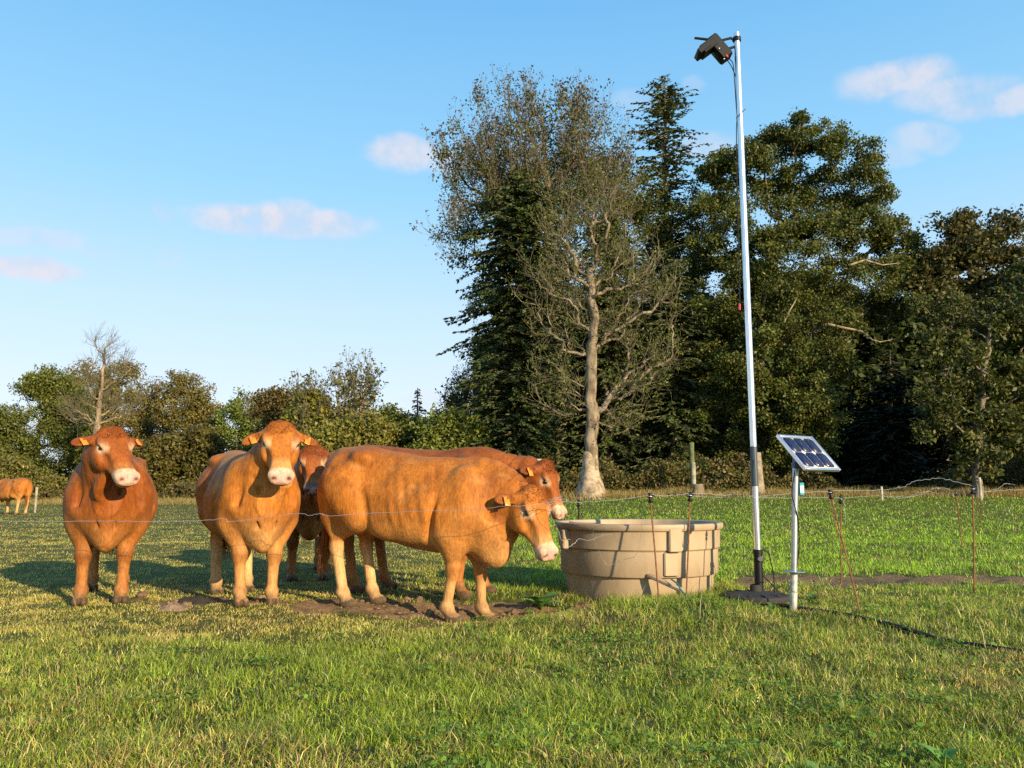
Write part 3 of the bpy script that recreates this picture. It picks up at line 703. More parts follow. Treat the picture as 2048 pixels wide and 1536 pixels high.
def blades(rng, x, y, h, w, lean, col, name):
    """curved two-section blades standing at (x, y)"""
    n = len(x); z = gz(x, y) - .004
    th = rng.uniform(0, 2 * math.pi, n); la = rng.uniform(0, 2 * math.pi, n)
    sx, sy = np.cos(th) * w / 2, np.sin(th) * w / 2
    lx, ly = np.cos(la) * lean * h, np.sin(la) * lean * h
    B = np.stack([x, y, z], 1); S = np.stack([sx, sy, 0 * sx], 1)
    Mi = B + np.stack([lx * .3, ly * .3, h * .55], 1)
    T = B + np.stack([lx, ly, h * np.sqrt(np.clip(1 - .5 * lean ** 2, .1, 1))], 1)
    V = np.stack([B - S, B + S, Mi - S * .8, Mi + S * .8, T], 1).reshape(-1, 3)
    b = np.arange(n)[:, None] * 5
    return V, b + np.array((0, 1, 3, 2)), b + np.array((2, 3, 4)), np.repeat(col, 5, 0)

TUFT = {}
def grass_color(rng, x, y):
    n = len(x)
    lush = sstep(7.6, 9.5, y) * sstep(-1.5, 1.5, x - .1 * y * 0) * (1 - .0 * y)              # bright regrowth behind the tub
    left = (1 - sstep(-2.2, .2, x + .0)) * sstep(4.8, 6.6, y)                             # grazed, yellowed turf on the left
    dry = N2.fbm(x * 1.7, y * 1.7, 3); patch = N4.fbm(x * .6 + 5, y * .6, 2)
    g = np.array((.29, .360, .030)); g2 = np.array((.155, .225, .020)); gl = np.array((.300, .480, .022)); yl = np.array((.50, .42, .085)); st = np.array((.55, .40, .16)); br = np.array((.17, .10, .045))
    u = rng.random(n)[:, None]; C = g * u + g2 * (1 - u)
    C = C * (1 - lush[:, None]) + (gl * rng.uniform(.65, 1.15, (n, 1))) * lush[:, None]
    C = C * (1 - .6 * left[:, None]) + yl * .6 * left[:, None] * 1.0
    pd = np.clip(.03 + .36 * sstep(.56, .74, dry) + .34 * left + .2 * sstep(.5, .7, patch) - .20 * lush, .03, .85)
    m = rng.random(n) < pd; k = rng.random(n)[:, None]
    C[m] = (yl * k + st * (1 - k))[m]
    m2 = rng.random(n) < .07 + .12 * sstep(.6, .75, dry); C[m2] = br * rng.uniform(.6, 1.3, (m2.sum(), 1))
    return C * rng.uniform(.55, 1.45, (n, 1)) * (.62 + .9 * N1.fbm(x * 4.6, y * 4.6, 3))[:, None]

def build_grass():
    rng = np.random.default_rng(5); Vs, F4, F3, Cs = [], [], [], []; off = 0
    def put(V, q, t, c):
        nonlocal off
        Vs.append(V); F4.append(q + off); F3.append(t + off); Cs.append(c); off += len(V)
    def field(n, y0, y1, pw, h0, w0, grow, marg=1.08):
        # sample depth so that the density falls with distance
        u = rng.random(n); a = 1 - pw
        y = (y0 ** a + u * (y1 ** a - y0 ** a)) ** (1 / a)
        x = rng.uniform(-1, 1, n) * y * .66 * marg + rng.uniform(-.6, .6, n)
        tub = ((x - 1.262) / .71) ** 2 + ((y - 8.15) / .71) ** 2 < 1
        md = mud_w(x, y); keep = (~tub) & (gauss(x, y, .255, 6.85, .16, .22) < rng.random(n) + .25) & (rng.random(n) > md * 1.25) 
        keep &= rng.random(n) < .28 + 1.0 * sstep(.34, .58, N3.fbm(x * 5.3, y * 5.3, 2))
        x, y = x[keep], y[keep]; n = len(x)
        lush = sstep(7.6, 9.5, y) * sstep(-1.5, 1.5, x)
        left = (1 - sstep(-2.2, .2, x)) * sstep(4.5, 6.5, y)
        tuft = N2.fbm(x * 4.2 + 40, y * 4.2, 2); 
        h = h0 * rng.gamma(5, .2, n) * (.35 + 1.3 * tuft) * (1 + .25 * lush - .45 * left) * (1 - .6 * md[keep])
        rid = np.exp(-((y - 6.3) / .5) ** 2) * sstep(-.3, .9, x); h *= (1 + .9 * rid * (1 - .8 * sstep(1.6, 2.0, x))) * (1 - .75 * gauss(x, y, 2.2, 6.95, .5, .6))
        sc = 1 + grow * y
        w = w0 * rng.uniform(.6, 1.3, n) * sc * (1 + .15 * lush)
        put(*blades(rng, x, y, h * (1 + grow * .35 * y), w, np.clip(rng.normal(.72, .32, n), .05, 1.3), grass_color(rng, x, y), 'g'))
    field(480000, 2.2, 7.5, 1.25, .034, .0038, .0)
    field(230000, 7.0, 16.0, 1.6, .036, .0042, .015)
    field(240000, 15.0, 75.0, 1.9, .032, .0055, .028)
    # grass along the tub and the poles, seed stalks
    n = 3500; th = rng.uniform(math.pi, 2 * math.pi, n); r = rng.uniform(.75, 1.0, n); x = 1.262 + r * np.cos(th); y = 8.15 + r * np.sin(th); k = (x > .85); x, y = x[k], y[k]
    put(*blades(rng, x, y, rng.uniform(.05, .13, len(x)), np.full(len(x), .004), rng.uniform(.2, .9, len(x)), grass_color(rng, x, y), 'g'))
    n = 170; y = rng.uniform(2.6, 8.5, n); x = rng.uniform(-.62, .64, n) * y; k = rng.random(n) < .35 + .65 * sstep(0, 2, x); x, y = x[k], y[k]
    st = np.tile(np.array((.34, .24, .11)), (len(x), 1)) * rng.uniform(.6, 1.2, (len(x), 1))
    put(*blades(rng, x, y, rng.uniform(.10, .24, len(x)), np.full(len(x), .0035), rng.uniform(.1, .7, len(x)), st, 'g'))
    me = np_mesh('grass', np.concatenate(Vs), [np.concatenate(F4), np.concatenate(F3)], col=np.concatenate(Cs))
    o = link_mesh('grass', me, leaf_mat('grass blades', trans=.18, rough=.42, spec=.5)); tag(o, 'short pasture grass, green and straw-coloured, covering the field', 'grass', kind='stuff')

def build_clover():
    rng = np.random.default_rng(8); V = []; F = []; C = []; off = 0
    cl = []
    for k in range(95):
        y = rng.uniform(2.5, 7.0); x = rng.uniform(-.1, .64) * y
        if k % 3 == 0: x = rng.uniform(-.62, .64) * y
        cl.append((x, y, rng.uniform(.05, .16), int(rng.integers(10, 38))))
    P = np.array([(cx + rng.normal() * r, cy + rng.normal() * r) for cx, cy, r, m in cl for _ in range(m)])
    n = len(P); z = gz(P[:, 0], P[:, 1]) + rng.uniform(.02, .055, n); s = rng.uniform(.006, .013, n)
    for j in range(3):
        a = rng.uniform(0, 6.28, n) if j == 0 else a + 2.09
        c = np.stack([P[:, 0] + np.cos(a) * s, P[:, 1] + np.sin(a) * s, z + rng.normal(0, .003, n)], 1)
        d = np.stack([np.cos(a) * s, np.sin(a) * s, rng.normal(0, .3, n) * s], 1); e = np.stack([-np.sin(a) * s * .8, np.cos(a) * s * .8, rng.normal(0, .3, n) * s], 1)
        V.append(np.stack([c - d * .9, c - d * .1 + e, c + d * .8 + e * .55, c + d * .8 - e * .55, c - d * .1 - e], 1).reshape(-1, 3))
        F.append(np.arange(n)[:, None] * 5 + np.arange(5) + off); off += n * 5
        C.append(np.repeat(np.array((.17, .28, .035)) * rng.uniform(.6, 1.4, (n, 1)), 5, 0))
    me = np_mesh('clover', np.concatenate(V), [np.concatenate(F)], col=np.concatenate(C))
    tag(link_mesh('clover', me, leaf_mat('clover leaf', .3)), 'patches of bright green clover leaves among the foreground grass', 'clover', kind='stuff')

def build_clods():
    """trodden lumps of earth round the drinking place"""
    rng = np.random.default_rng(12); mb = MB(); 
    for k in range(420):
        if k < 150: x, y = rng.normal(-.65, .55), rng.normal(6.95, .30)
        elif k < 260: x, y = rng.normal(.15, .5), rng.normal(7.0, .25)
        elif k < 330: x, y = rng.normal(-2.7, .5), rng.normal(7.2, .3)
        else: x, y = rng.uniform(2.4, 9), rng.normal(9.1, .4)
        if mud_w(x, y) < .25: continue
        r = rng.uniform(.006, .020) * (1 + 1.2 * (rng.random() < .12)) * (1 if k < 330 else 1.2)
        th = np.linspace(-math.pi / 2, math.pi / 2, 5); V = []; n = 7
        jit = rng.uniform(.7, 1.3, (5, n))
        for i, p in enumerate(th):
            for j in range(n):
                a = 2 * math.pi * j / n; q = r * jit[i, j]; V.append((x + q * math.cos(p) * math.cos(a) * 1.2, y + q * math.cos(p) * math.sin(a), gz1(x, y) + r * .2 + q * .65 * math.sin(p)))
        mb.add(V, [(i * n + j, i * n + (j + 1) % n, (i + 1) * n + (j + 1) % n, (i + 1) * n + j) for i in range(4) for j in range(n)])
    o = mb.obj('earth_clods', mat('dry earth', (.22, .135, .070), rough=.95, bump=.8, bscale=60, var=.35, vscale=12))
    tag(o, 'crumbly brown clods of trodden earth under the cows', 'soil', kind='stuff')

# ---------------------------------------------------------------- trees
def bark_mat(name, col, var=.3, pale=None):
    m = mat(name, col, rough=.9, bump=.9, bscale=9, var=var, vscale=5, spec=.15, stretch=(1, 1, .35)); return m

def skeleton(trunk, targets, rng, pen=.3, wob=.10, steps=4, lift=.25):
    pos = [np.array(p, float) for p in trunk]; par = [i - 1 for i in range(len(trunk))]; pl = [0.0]
    for i in range(1, len(trunk)): pl.append(pl[-1] + np.linalg.norm(pos[i] - pos[i - 1]) * .25)
    PA = np.zeros((len(trunk) + len(targets) * steps + 4, 3)); PL = np.zeros(len(PA)); n = len(trunk)
    PA[:n] = pos; PL[:n] = pl; base = pos[0]; start = max(1, int(len(trunk) * .35)); ends = []
    mid = pos[len(trunk) // 2]
    order = np.argsort([np.linalg.norm(t - mid) for t in targets])
    for o in order:
        t = targets[o]; d = np.linalg.norm(PA[start:n] - t, axis=1); hd = np.hypot(PA[start:n, 0] - t[0], PA[start:n, 1] - t[1]); cost = d + pen * PL[start:n] + 1.3 * np.maximum(0, PA[start:n, 2] - (t[2] - .55 * hd))
        k = int(np.argmin(cost)) + start; L = d[k - start]
        if L < 1e-3: continue
        s = PA[k]; c = (s + t) / 2 + np.array((0, 0, -lift * L * .5)) * (1 if t[2] > s[2] else -1) + rng.normal(0, wob * L, 3)
        prev = k
        for q in range(1, steps + 1):
            f = q / steps; p = (1 - f) ** 2 * s + 2 * f * (1 - f) * c + f * f * t
            if q < steps: p = p + rng.normal(0, wob * .35 * L, 3)
            PA[n] = p; PL[n] = PL[prev] + L / steps; par.append(prev); prev = n; n += 1
        ends.append(prev)
    return PA[:n], np.array(par), np.array(ends)

def limbs(PA, par, r_base, r_tip, e=2.4):
    n = len(PA); acc = np.zeros(n)
    child = np.bincount(par[par >= 0], minlength=n); acc[child == 0] = 1
    for i in range(n - 1, 0, -1): acc[par[i]] += acc[i]
    r = acc ** (1 / e); return r_tip + (r_base - r_tip) * (r - 1) / max(r.max() - 1, 1e-6)

def seg_mesh(A, B, ra, rb, ns=4):
    d = B - A; L = np.linalg.norm(d, axis=1)[:, None] + 1e-9; d = d / L
    ref = np.where(np.abs(d[:, 2:3]) > .9, np.array((1., 0, 0)), np.array((0, 0, 1.)))
    u = np.cross(d, ref); u /= np.linalg.norm(u, axis=1)[:, None]; v = np.cross(d, u)
    n = len(A); V = np.zeros((n, 2 * ns, 3))
    for k in range(ns):
        a = 2 * math.pi * k / ns; q = u * math.cos(a) + v * math.sin(a)
        V[:, k] = A - d * ra[:, None] * .3 + q * ra[:, None]; V[:, ns + k] = B + q * rb[:, None]
    b = np.arange(n)[:, None] * 2 * ns
    F = np.concatenate([b + np.array((k, (k + 1) % ns, ns + (k + 1) % ns, ns + k)) for k in range(ns)])
    return V.reshape(-1, 3), F

def limb_obj(name, PA, par, r, m, root, ns=6, extra=None):
    i = np.arange(1, len(PA)); big = r[i] > .05
    Vs, Fs, off = [], [], 0
    for msk, k in ((big, ns + 2), (~big, 4)):
        j = i[msk]
        if len(j) == 0: continue
        V, F = seg_mesh(PA[par[j]], PA[j], r[par[j]] * .5 + r[j] * .5, r[j], k); Vs.append(V); Fs.append(F + off); off += len(V)
    if extra is not None: Vs.append(extra[0]); Fs.append(extra[1] + off)
    return link_mesh(name, np_mesh(name, np.concatenate(Vs), Fs, smooth=True), m, root)

def trunk_mesh(pts, rad, ns=14, flare=0, rng=None, lump=.06):
    m = len(pts); V = []
    ph = rng.uniform(0, 6.28, 6)
    for i, (p, r) in enumerate(zip(pts, rad)):
        for k in range(ns):
            a = 2 * math.pi * k / ns
            q = r * (1 + lump * math.sin(3 * a + ph[0] + i * .35) + lump * .8 * math.sin(5 * a + ph[1] - i * .9) + (flare * max(0, 1 - i / (m * .18)) * (.5 + .5 * math.sin(4 * a + ph[2])) if flare else 0) + lump * .7 * rng.normal())
            V.append((p[0] + q * math.cos(a), p[1] + q * math.sin(a), p[2]))
    F = [(i * ns + k, i * ns + (k + 1) % ns, (i + 1) * ns + (k + 1) % ns, (i + 1) * ns + k) for i in range(m - 1) for k in range(ns)]
    return np.array(V), np.array(F)

def lobe_points(lobes, Y, n, rng, shell=.5, dz=.8):
    """points inside crown lobes given as (px, py, rx, ry[, depth offset]) in photo pixels at distance Y"""
    ar = np.array([l[2] * l[3] for l in lobes], float); cnt = np.maximum(1, (ar / ar.sum() * n).astype(int)); out = []
    for l, c in zip(lobes, cnt):
        dy = l[4] if len(l) > 4 else 0
        o = np.array(at(l[0], l[1], Y + dy)); rx, rz = l[2] / F_PX * Y, l[3] / F_PX * Y
        d = rng.normal(0, 1, (c, 3)); d /= np.linalg.norm(d, axis=1)[:, None]; rr = (shell + (1 - shell) * rng.random(c)) ** (1 / 2.0)
        rr *= rng.uniform(.72, 1.20, c)
        out.append(o + d * rr[:, None] * np.array((rx, (rx + rz) * .5 * dz, rz)))
    return np.concatenate(out)

def leaf_quads(P, size, cols, rng, up=.4, aspect=.55, dirv=None):
    n = len(P); size = size * (.75 + .6 * N3.fbm(P[:, 0] * .5 + P[:, 1] * .3, P[:, 2] * .5, 2)); nrm = rng.normal(0, 1, (n, 3)); nrm[:, 2] += up; nrm /= np.linalg.norm(nrm, axis=1)[:, None]
    a = rng.normal(0, 1, (n, 3)) if dirv is None else dirv + rng.normal(0, .35, (n, 3))
    a -= nrm * np.sum(a * nrm, 1)[:, None]; a /= np.linalg.norm(a, axis=1)[:, None]; b = np.cross(nrm, a)
    s = (size * rng.uniform(.6, 1.4, n))[:, None]
    V = np.stack([P - a * s, P + b * s * aspect - a * s * .1, P + a * s, P - b * s * aspect - a * s * .1], 1).reshape(-1, 3)
    return V, np.arange(n * 4).reshape(-1, 4), np.repeat(cols, 4, 0)

def leaf_cols(n, pal, rng, clump=None, spread=.3):
    pal = np.array(pal); w = rng.dirichlet(np.full(len(pal), .45), n); c = w @ pal
    if clump is not None: c = c * clump[:, None]
    return c * rng.uniform(1 - spread, 1 + spread, (n, 1))

M_leaf = leaf_mat('tree leaves', .28, .5, .3); M_needle = leaf_mat('needles', .12, .55, .25)
M_bark = bark_mat('grey bark', (.20, .165, .12)); M_bark_dark = bark_mat('dark bark', (.085, .066, .048)); M_bark_brown = bark_mat('brown furrowed bark', (.225, .175, .12), .5); M_bark_pale = bark_mat('pale flaking bark', (.29, .22, .14), .5); M_twig = bark_mat('bleached twigs', (.17, .15, .085)); M_twig_red = bark_mat('reddish twigs', (.20, .165, .125))

def broadleaf(name, label, Y, base_px, trunk_px, lobes, pal, n_t=260, per=90, leaf=.13, cl=.55, r0=.4, bark=None, seed=0, group=None, twigs=True, wob=.1, flat=.8, shell=.45, cat='tree', tip=.014, dz=.8, ex=2.4):
    rng = np.random.default_rng(seed + 40)
    b = at(base_px[0], base_px[1], Y); b.z = gz1(b.x, b.y) - .15
    root = thing(name, b, label, cat, group)
    tp = [np.array(b)] + [np.array(at(x, y, Y)) for x, y in trunk_px]
    dense = []
    for i in range(len(tp) - 1):
        for f in np.linspace(0, 1, 5)[:-1]: dense.append(tp[i] * (1 - f) + tp[i + 1] * f + (rng.normal(0, .04, 3) if i + f > 0 else 0))
    dense.append(tp[-1])
    T = lobe_points(lobes, Y, n_t, rng, shell, dz); T = T[T[:, 2] > gz(T[:, 0], T[:, 1]) + .15]
    PA, par, ends = skeleton(dense, list(T), rng, wob=wob); r = limbs(PA, par, r0, tip, ex)
    nt = len(dense); Vt, Ft = trunk_mesh(dense, [max(r[i], .02) for i in range(nt)], 12, .5, rng)
    i = np.arange(nt, len(PA)); V, F = seg_mesh(PA[par[i]], PA[i], np.minimum(r[par[i]], r[i] * 1.5), r[i], 5)
    link_mesh('trunk', np_mesh('trunk', np.concatenate([Vt, V]), [np.concatenate([Ft, F + len(Vt)])], smooth=True), bark or M_bark_dark, root)
    if per:
        C0 = np.concatenate([PA[ends], PA[ends] * .6 + PA[par[ends]] * .4]); m = len(C0)
        q = np.repeat(np.arange(m), per // 2); n = len(q)
        d = rng.normal(0, 1, (n, 3)); d /= np.linalg.norm(d, axis=1)[:, None]; rr = rng.random(n) ** .5
        csz = rng.uniform(.6, 1.35, m) * cl
        P = C0[q] + d * (rr * csz[q])[:, None] * np.array((1, 1, flat))
        P = P[P[:, 2] > gz(P[:, 0], P[:, 1]) + .05]; q = q[:len(P)]
        V, F, c = leaf_quads(P, leaf, leaf_cols(len(P), pal, rng, rng.uniform(.75, 1.25, m)[q]), rng)
        link_mesh('crown', np_mesh('crown', V, [F], col=c), M_leaf, root)
    return root, PA, par, r, ends

def bare_twigs(PA, par, ends, rng, n_per=10, L=1.0, r=.008, up=.3, gen=2, spread=.7):
    A = [];  B = []; P = PA[ends]; D = P - PA[par[ends]]; D /= np.linalg.norm(D, axis=1)[:, None] + 1e-9
    Rr = []; l = L
    for g in range(gen):
        q = np.repeat(np.arange(len(P)), n_per if g == 0 else 2)
        d = D[q] + rng.normal(0, spread, (len(q), 3)); d[:, 2] += up; d /= np.linalg.norm(d, axis=1)[:, None]
        st = P[q] - D[q] * (rng.random(len(q)) * l * .5)[:, None]
        ln = l * rng.uniform(.45, 1.1, len(q)); m = st + d * (ln * .5)[:, None] + rng.normal(0, .05 * l, (len(q), 3)); e = m + (d * (ln * .5)[:, None]) + np.array((0, 0, up * .12 * l))
        A += [st, m]; B += [m, e]; Rr += [np.full(len(q), r), np.full(len(q), r * .75)]
        P = e; D = d; l *= .6; r *= .8
    A = np.concatenate(A); B = np.concatenate(B); R = np.concatenate(Rr); return A, B, R, P

def conifer(name, label, Y, x_px, top_py, base_py, prof, pal, seed=0, dens=1.0, group=None, trunk_r=.3, bark=None, sparse=0.0, L=.34, droop=.25, lean=0, cat='tree', upto=0):
    """prof: (photo row, half width in photo pixels) pairs, top to bottom"""
    rng = np.random.default_rng(seed + 70)
    b = at(x_px, base_py, Y); b.z = gz1(b.x, b.y) - .1; top = np.array(at(x_px + lean, top_py, Y))
    root = thing(name, b, label, cat, group); ba = np.array(b)
    H = top[2] - ba[2]; py = [p for p, _ in prof]; hw = [w / F_PX * Y for _, w in prof]
    zs = [at(x_px, p, Y).z for p in py]
    pts = [ba * (1 - f) + top * f for f in np.linspace(0, 1, 14)]
    V, F = trunk_mesh(pts, [trunk_r * (1 - f) ** .8 + .02 for f in np.linspace(0, 1, 14)], 9, .3, rng, .03)
    Vk, Fk = V, F
    zlow = min(zs); nb = int((top[2] - zlow) / .30 * 11 * dens); fz = rng.random(nb); z = top[2] - (top[2] - zlow) * fz
    z = np.sort(z)[::-1]; hwz = np.interp(-z, [-q for q in zs], hw)
    az = rng.uniform(0, 2 * math.pi, nb); ln = hwz * rng.uniform(.62, 1.12, nb)
    # boughs grow in uneven bundles, so that the outline has teeth and gaps
    ln *= .86 + .24 * np.sin(z * 2.6 + 2.0 * np.sin(az * 2 + 1.3 * np.floor(z * .8)))
    ln = np.maximum(ln, .12)
    ax = ba + (top - ba) * ((z - ba[2]) / H)[:, None]
    od = np.stack([np.cos(az), np.sin(az), np.zeros(nb)], 1)
    rise = rng.uniform(.05, .30, nb) * (.5 + .8 * (z - zlow) / H)
    SA, SB, SR = [], [], []; prev = ax.copy(); LP, LD, LQ = [], [], []
    K = 5
    for k in range(1, K + 1):
        f = k / K; p = ax + od * (ln * f)[:, None]; p[:, 2] += ln * (rise * f - droop * f * f + .10 * max(0, f - .7)); p += rng.normal(0, .02, p.shape) * ln[:, None]
        SA.append(prev); SB.append(p); SR.append((.008 + .014 * ln * (1 - f)) * 1.0); 
        seglen = np.linalg.norm(p - prev, axis=1); nk = np.maximum(1, (seglen / .075 * dens * 1.3).astype(int)); nk = np.where(f < .35, nk // 2, nk)
        q = np.repeat(np.arange(nb), nk); t = rng.random(len(q))[:, None]; c = prev[q] * (1 - t) + p[q] * t
        side = np.cross(od[q], (0, 0, 1)) * np.where(rng.random(len(q)) < .5, 1, -1)[:, None]
        d = od[q] * rng.uniform(.3, 1.0, (len(q), 1)) + side * rng.uniform(.2, 1.0, (len(q), 1)); d[:, 2] -= rng.uniform(0, droop * 2.2, len(q))
        d /= np.linalg.norm(d, axis=1)[:, None]; wl = L * rng.uniform(.5, 1.2, len(q)) * (1.15 - .5 * f) * np.minimum(1, ln[q] * .6 + .35)
        LP.append(c); LD.append(d * wl[:, None]); LQ.append(q); prev = p
    A = np.concatenate(SA); B = np.concatenate(SB); R = np.concatenate(SR)
    V, F = seg_mesh(A, B, R, R * .8, 4); link_mesh('trunk', np_mesh('trunk', np.concatenate([Vk, V]), [np.concatenate([Fk, F + len(Vk)])], smooth=True), bark or M_bark, root)
    P = np.concatenate(LP); D = np.concatenate(LD); q = np.concatenate(LQ)
    n = len(P); S = np.cross(D, rng.normal(0, .6, (n, 3)) + np.array((0, 0, 1))); S /= np.linalg.norm(S, axis=1)[:, None] + 1e-9
    wd = np.linalg.norm(D, axis=1)[:, None] * rng.uniform(.18, .32, (n, 1))
    V = np.stack([P, P + D * .45 + S * wd, P + D, P + D * .45 - S * wd], 1).reshape(-1, 3)
    c = leaf_cols(n, pal, rng, rng.uniform(.7, 1.3, nb)[q], .3)
    link_mesh('crown', np_mesh('crown', V, [np.arange(n * 4).reshape(-1, 4)], col=np.repeat(c, 4, 0)), M_needle, root)
    return root

def add_twigs(root, A, B, R, m, name='twigs'):
    V, F = seg_mesh(A, B, R, R * .7, 3); link_mesh(name, np_mesh(name, V, [F]), m, root)

def cat_leaves(root, P, per, spread, size, pal, rng, name='crown', mat_=None):
    q = np.repeat(np.arange(len(P)), per); Q = P[q] + rng.normal(0, spread, (len(q), 3))
    V, F, c = leaf_quads(Q, size, leaf_cols(len(q), pal, rng), rng); link_mesh(name, np_mesh(name, V, [F], col=c), mat_ or M_leaf, root)

OAK = [(.085, .118, .020), (.130, .155, .026), (.048, .072, .014), (.18, .15, .032)]
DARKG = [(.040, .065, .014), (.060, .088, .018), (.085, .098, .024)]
SPRUCE = [(.048, .078, .022), (.075, .105, .027), (.12, .135, .034)]
OLIVE = [(.20, .185, .038), (.135, .15, .028), (.24, .18, .052)]
BROWN = [(.20, .125, .048), (.145, .110, .038), (.115, .115, .030)]
YELL = [(.44, .36, .03), (.26, .26, .03), (.19, .22, .03)]
GREEN = [(.17, .22, .032), (.11, .155, .022), (.23, .24, .04)]

def big_trees():
    G = 'tall trees behind the field'
    # the half-bare tree with a gnarled base
    rng = np.random.default_rng(1); Y = 38
    root, PA, par, r, ends = broadleaf('bare_tree', 'half bare gnarled tree with flared pale trunk base, behind the drinking cow', Y, (1181, 1000),
        [(1183, 960), (1184, 900), (1183, 820), (1181, 740), (1184, 690), (1188, 640), (1184, 590), (1178, 540)],
        [(1180, 450, 105, 95), (1120, 480, 60, 60), (1260, 540, 90, 80), (1300, 600, 75, 60), (1090, 560, 60, 70), (1210, 390, 60, 40), (1290, 700, 60, 80), (1120, 660, 60, 60), (1110, 780, 60, 70), (1250, 800, 60, 80), (1230, 660, 50, 50), (1160, 560, 60, 80)],
        OLIVE, n_t=300, per=0, r0=.30, bark=M_bark_brown, seed=3, group=G, wob=.13, shell=.2, tip=.016, ex=3.0)
    # burred, spreading foot of the trunk
    b = np.array(root.location); pts = [b + np.array((0, 0, z)) for z in (0, .15, .35, .6, .9, 1.25, 1.6, 2.0, 2.4)]
    V, F = trunk_mesh(pts, [.80, .70, .66, .68, .58, .48, .40, .35, .32], 22, .7, np.random.default_rng(4), .055)
    link_mesh('trunk_base', np_mesh('trunk_base', V, [F], smooth=True), mat('burred bark', (.34, .26, .18), rough=.9, bump=1, bscale=7, var=.55, vscale=3.6, spec=.15), root)
    A, B, R, tips = bare_twigs(PA, par, ends, rng, 4, 1.0, .012, up=.3, gen=2, spread=.7); add_twigs(root, A, B, R, M_twig)
    k = rng.choice(len(tips), 2600); cat_leaves(root, tips[k], 3, .14, .06, [(.15, .16, .03), (.10, .12, .02)], rng)
    # tall bronze beech behind
    Y = 47
    root, PA, par, r, ends = broadleaf('tall_beech', 'tallest broad tree with thin bronze leaves and bare reddish top twigs', Y, (1120, 990), [(1120, 800), (1110, 600), (1100, 480), (1095, 380), (1090, 300), (1085, 240)],
        [(1090, 295, 110, 70), (1010, 345, 90, 75), (1170, 320, 80, 75), (945, 340, 50, 60), (1070, 390, 130, 70), (1200, 410, 80, 80), (980, 270, 40, 40), (1150, 235, 50, 35), (1050, 225, 50, 35), (930, 450, 50, 40), (1235, 340, 35, 60), (900, 380, 25, 45), (885, 320, 18, 25), (905, 270, 15, 22), (880, 465, 28, 12), (905, 520, 28, 18), (960, 215, 18, 25), (1010, 185, 18, 20), (1110, 190, 18, 20), (1205, 230, 18, 25), (1055, 180, 14, 18), (1160, 190, 14, 16)],
        [(.15, .13, .040), (.11, .12, .030), (.08, .11, .024)], n_t=480, per=50, leaf=.085, cl=.9, r0=.38, seed=5, group=G, shell=.25, bark=M_twig, flat=.9)
    rng = np.random.default_rng(2); A, B, R, tips = bare_twigs(PA, par, ends, rng, 4, 1.25, .012, up=.8, gen=2, spread=.42); add_twigs(root, A, B, R, M_twig_red)
    k = rng.choice(len(tips), 3500); cat_leaves(root, tips[k], 3, .13, .075, [(.15, .085, .035), (.11, .075, .025), (.08, .07, .02)], rng, 'outer_leaves')
    # spruces
    conifer('spruce_tree', 'dense dark green spruce left of the gnarled bare tree', 44, 1040, 345, 985, [(345, 25), (400, 90), (470, 125), (560, 145), (700, 140), (800, 128), (880, 118), (975, 110)], SPRUCE, 1, 1.35, G, droop=.35, L=.42)
    conifer('spruce_tree', 'dark spruce with drooping branches just behind the gnarled bare tree', 46, 1215, 430, 985, [(430, 25), (500, 80), (640, 112), (800, 120), (900, 130), (975, 120)], SPRUCE, 2, 1.0, G, droop=.35, L=.42)
    conifer('spruce_tree', 'dark spruce right of the gnarled bare tree, its low branches over brown scrub', 45, 1350, 520, 985, [(520, 20), (640, 75), (800, 100), (900, 110), (965, 100)], SPRUCE, 3, 1.1, G, droop=.35, L=.42)
    conifer('fir_tree', 'tall pointed fir with a pale trunk rising beside the mast', 50, 1330, 150, 985, [(150, 8), (170, 36), (215, 72), (300, 92), (400, 95), (520, 90), (700, 95), (900, 100)], SPRUCE, 4, .80, G, trunk_r=.26, bark=M_twig, L=.38, droop=.12)
    broadleaf('ivy_clad_tree', 'dull green ivy covered crown filling in behind the gnarled bare tree', 49, (1110, 985), [(1110, 850), (1115, 700), (1120, 560), (1120, 470)],
        [(985, 450, 65, 70), (1060, 390, 90, 70), (1150, 350, 70, 50), (1000, 360, 50, 50), (1220, 380, 50, 60), (1180, 440, 95, 70), (1270, 480, 80, 80), (1270, 620, 95, 90), (1150, 620, 110, 90), (1020, 600, 90, 90), (985, 740, 80, 80), (1120, 780, 110, 90), (1260, 780, 100, 90), (1150, 910, 170, 60), (1350, 640, 55, 90), (1370, 800, 60, 90), (1310, 440, 50, 60), (1290, 380, 45, 50), (1385, 420, 55, 60), (1345, 520, 60, 70), (1400, 520, 45, 60)],
        [(.085, .115, .022), (.125, .145, .028), (.055, .080, .018), (.16, .13, .034)], n_t=700, per=150, leaf=.078, cl=.72, flat=.9, r0=.35, seed=17, group=G, bark=M_bark)
    # the large oak right of the mast
    lob = [(1610, 270, 80, 38, 0), (1550, 300, 60, 40, 1), (1690, 320, 80, 45, -1), (1740, 375, 62, 38, -1), (1490, 330, 70, 48, 0), (1430, 330, 45, 35, 1), (1580, 370, 80, 40, 1), (1650, 420, 110, 38, 1), (1450, 410, 65, 45, 0),
           (1540, 450, 90, 50, -2), (1700, 470, 120, 45, -2), (1790, 490, 60, 45, -2), (1440, 500, 75, 60, 0), (1600, 540, 110, 60, -3), (1720, 560, 110, 42, -3), (1830, 550, 55, 38, -2), (1480, 600, 85, 70, -2), (1620, 640, 95, 50, -3),
           (1430, 700, 70, 70, 0), (1540, 720, 100, 70, -4), (1650, 730, 50, 50, -3), (1590, 810, 95, 60, -4), (1470, 820, 80, 60, -2), (1640, 860, 55, 50, -4), (1540, 890, 90, 45, -3), (1440, 900, 50, 40, -1), (1780, 620, 60, 35, -1)]
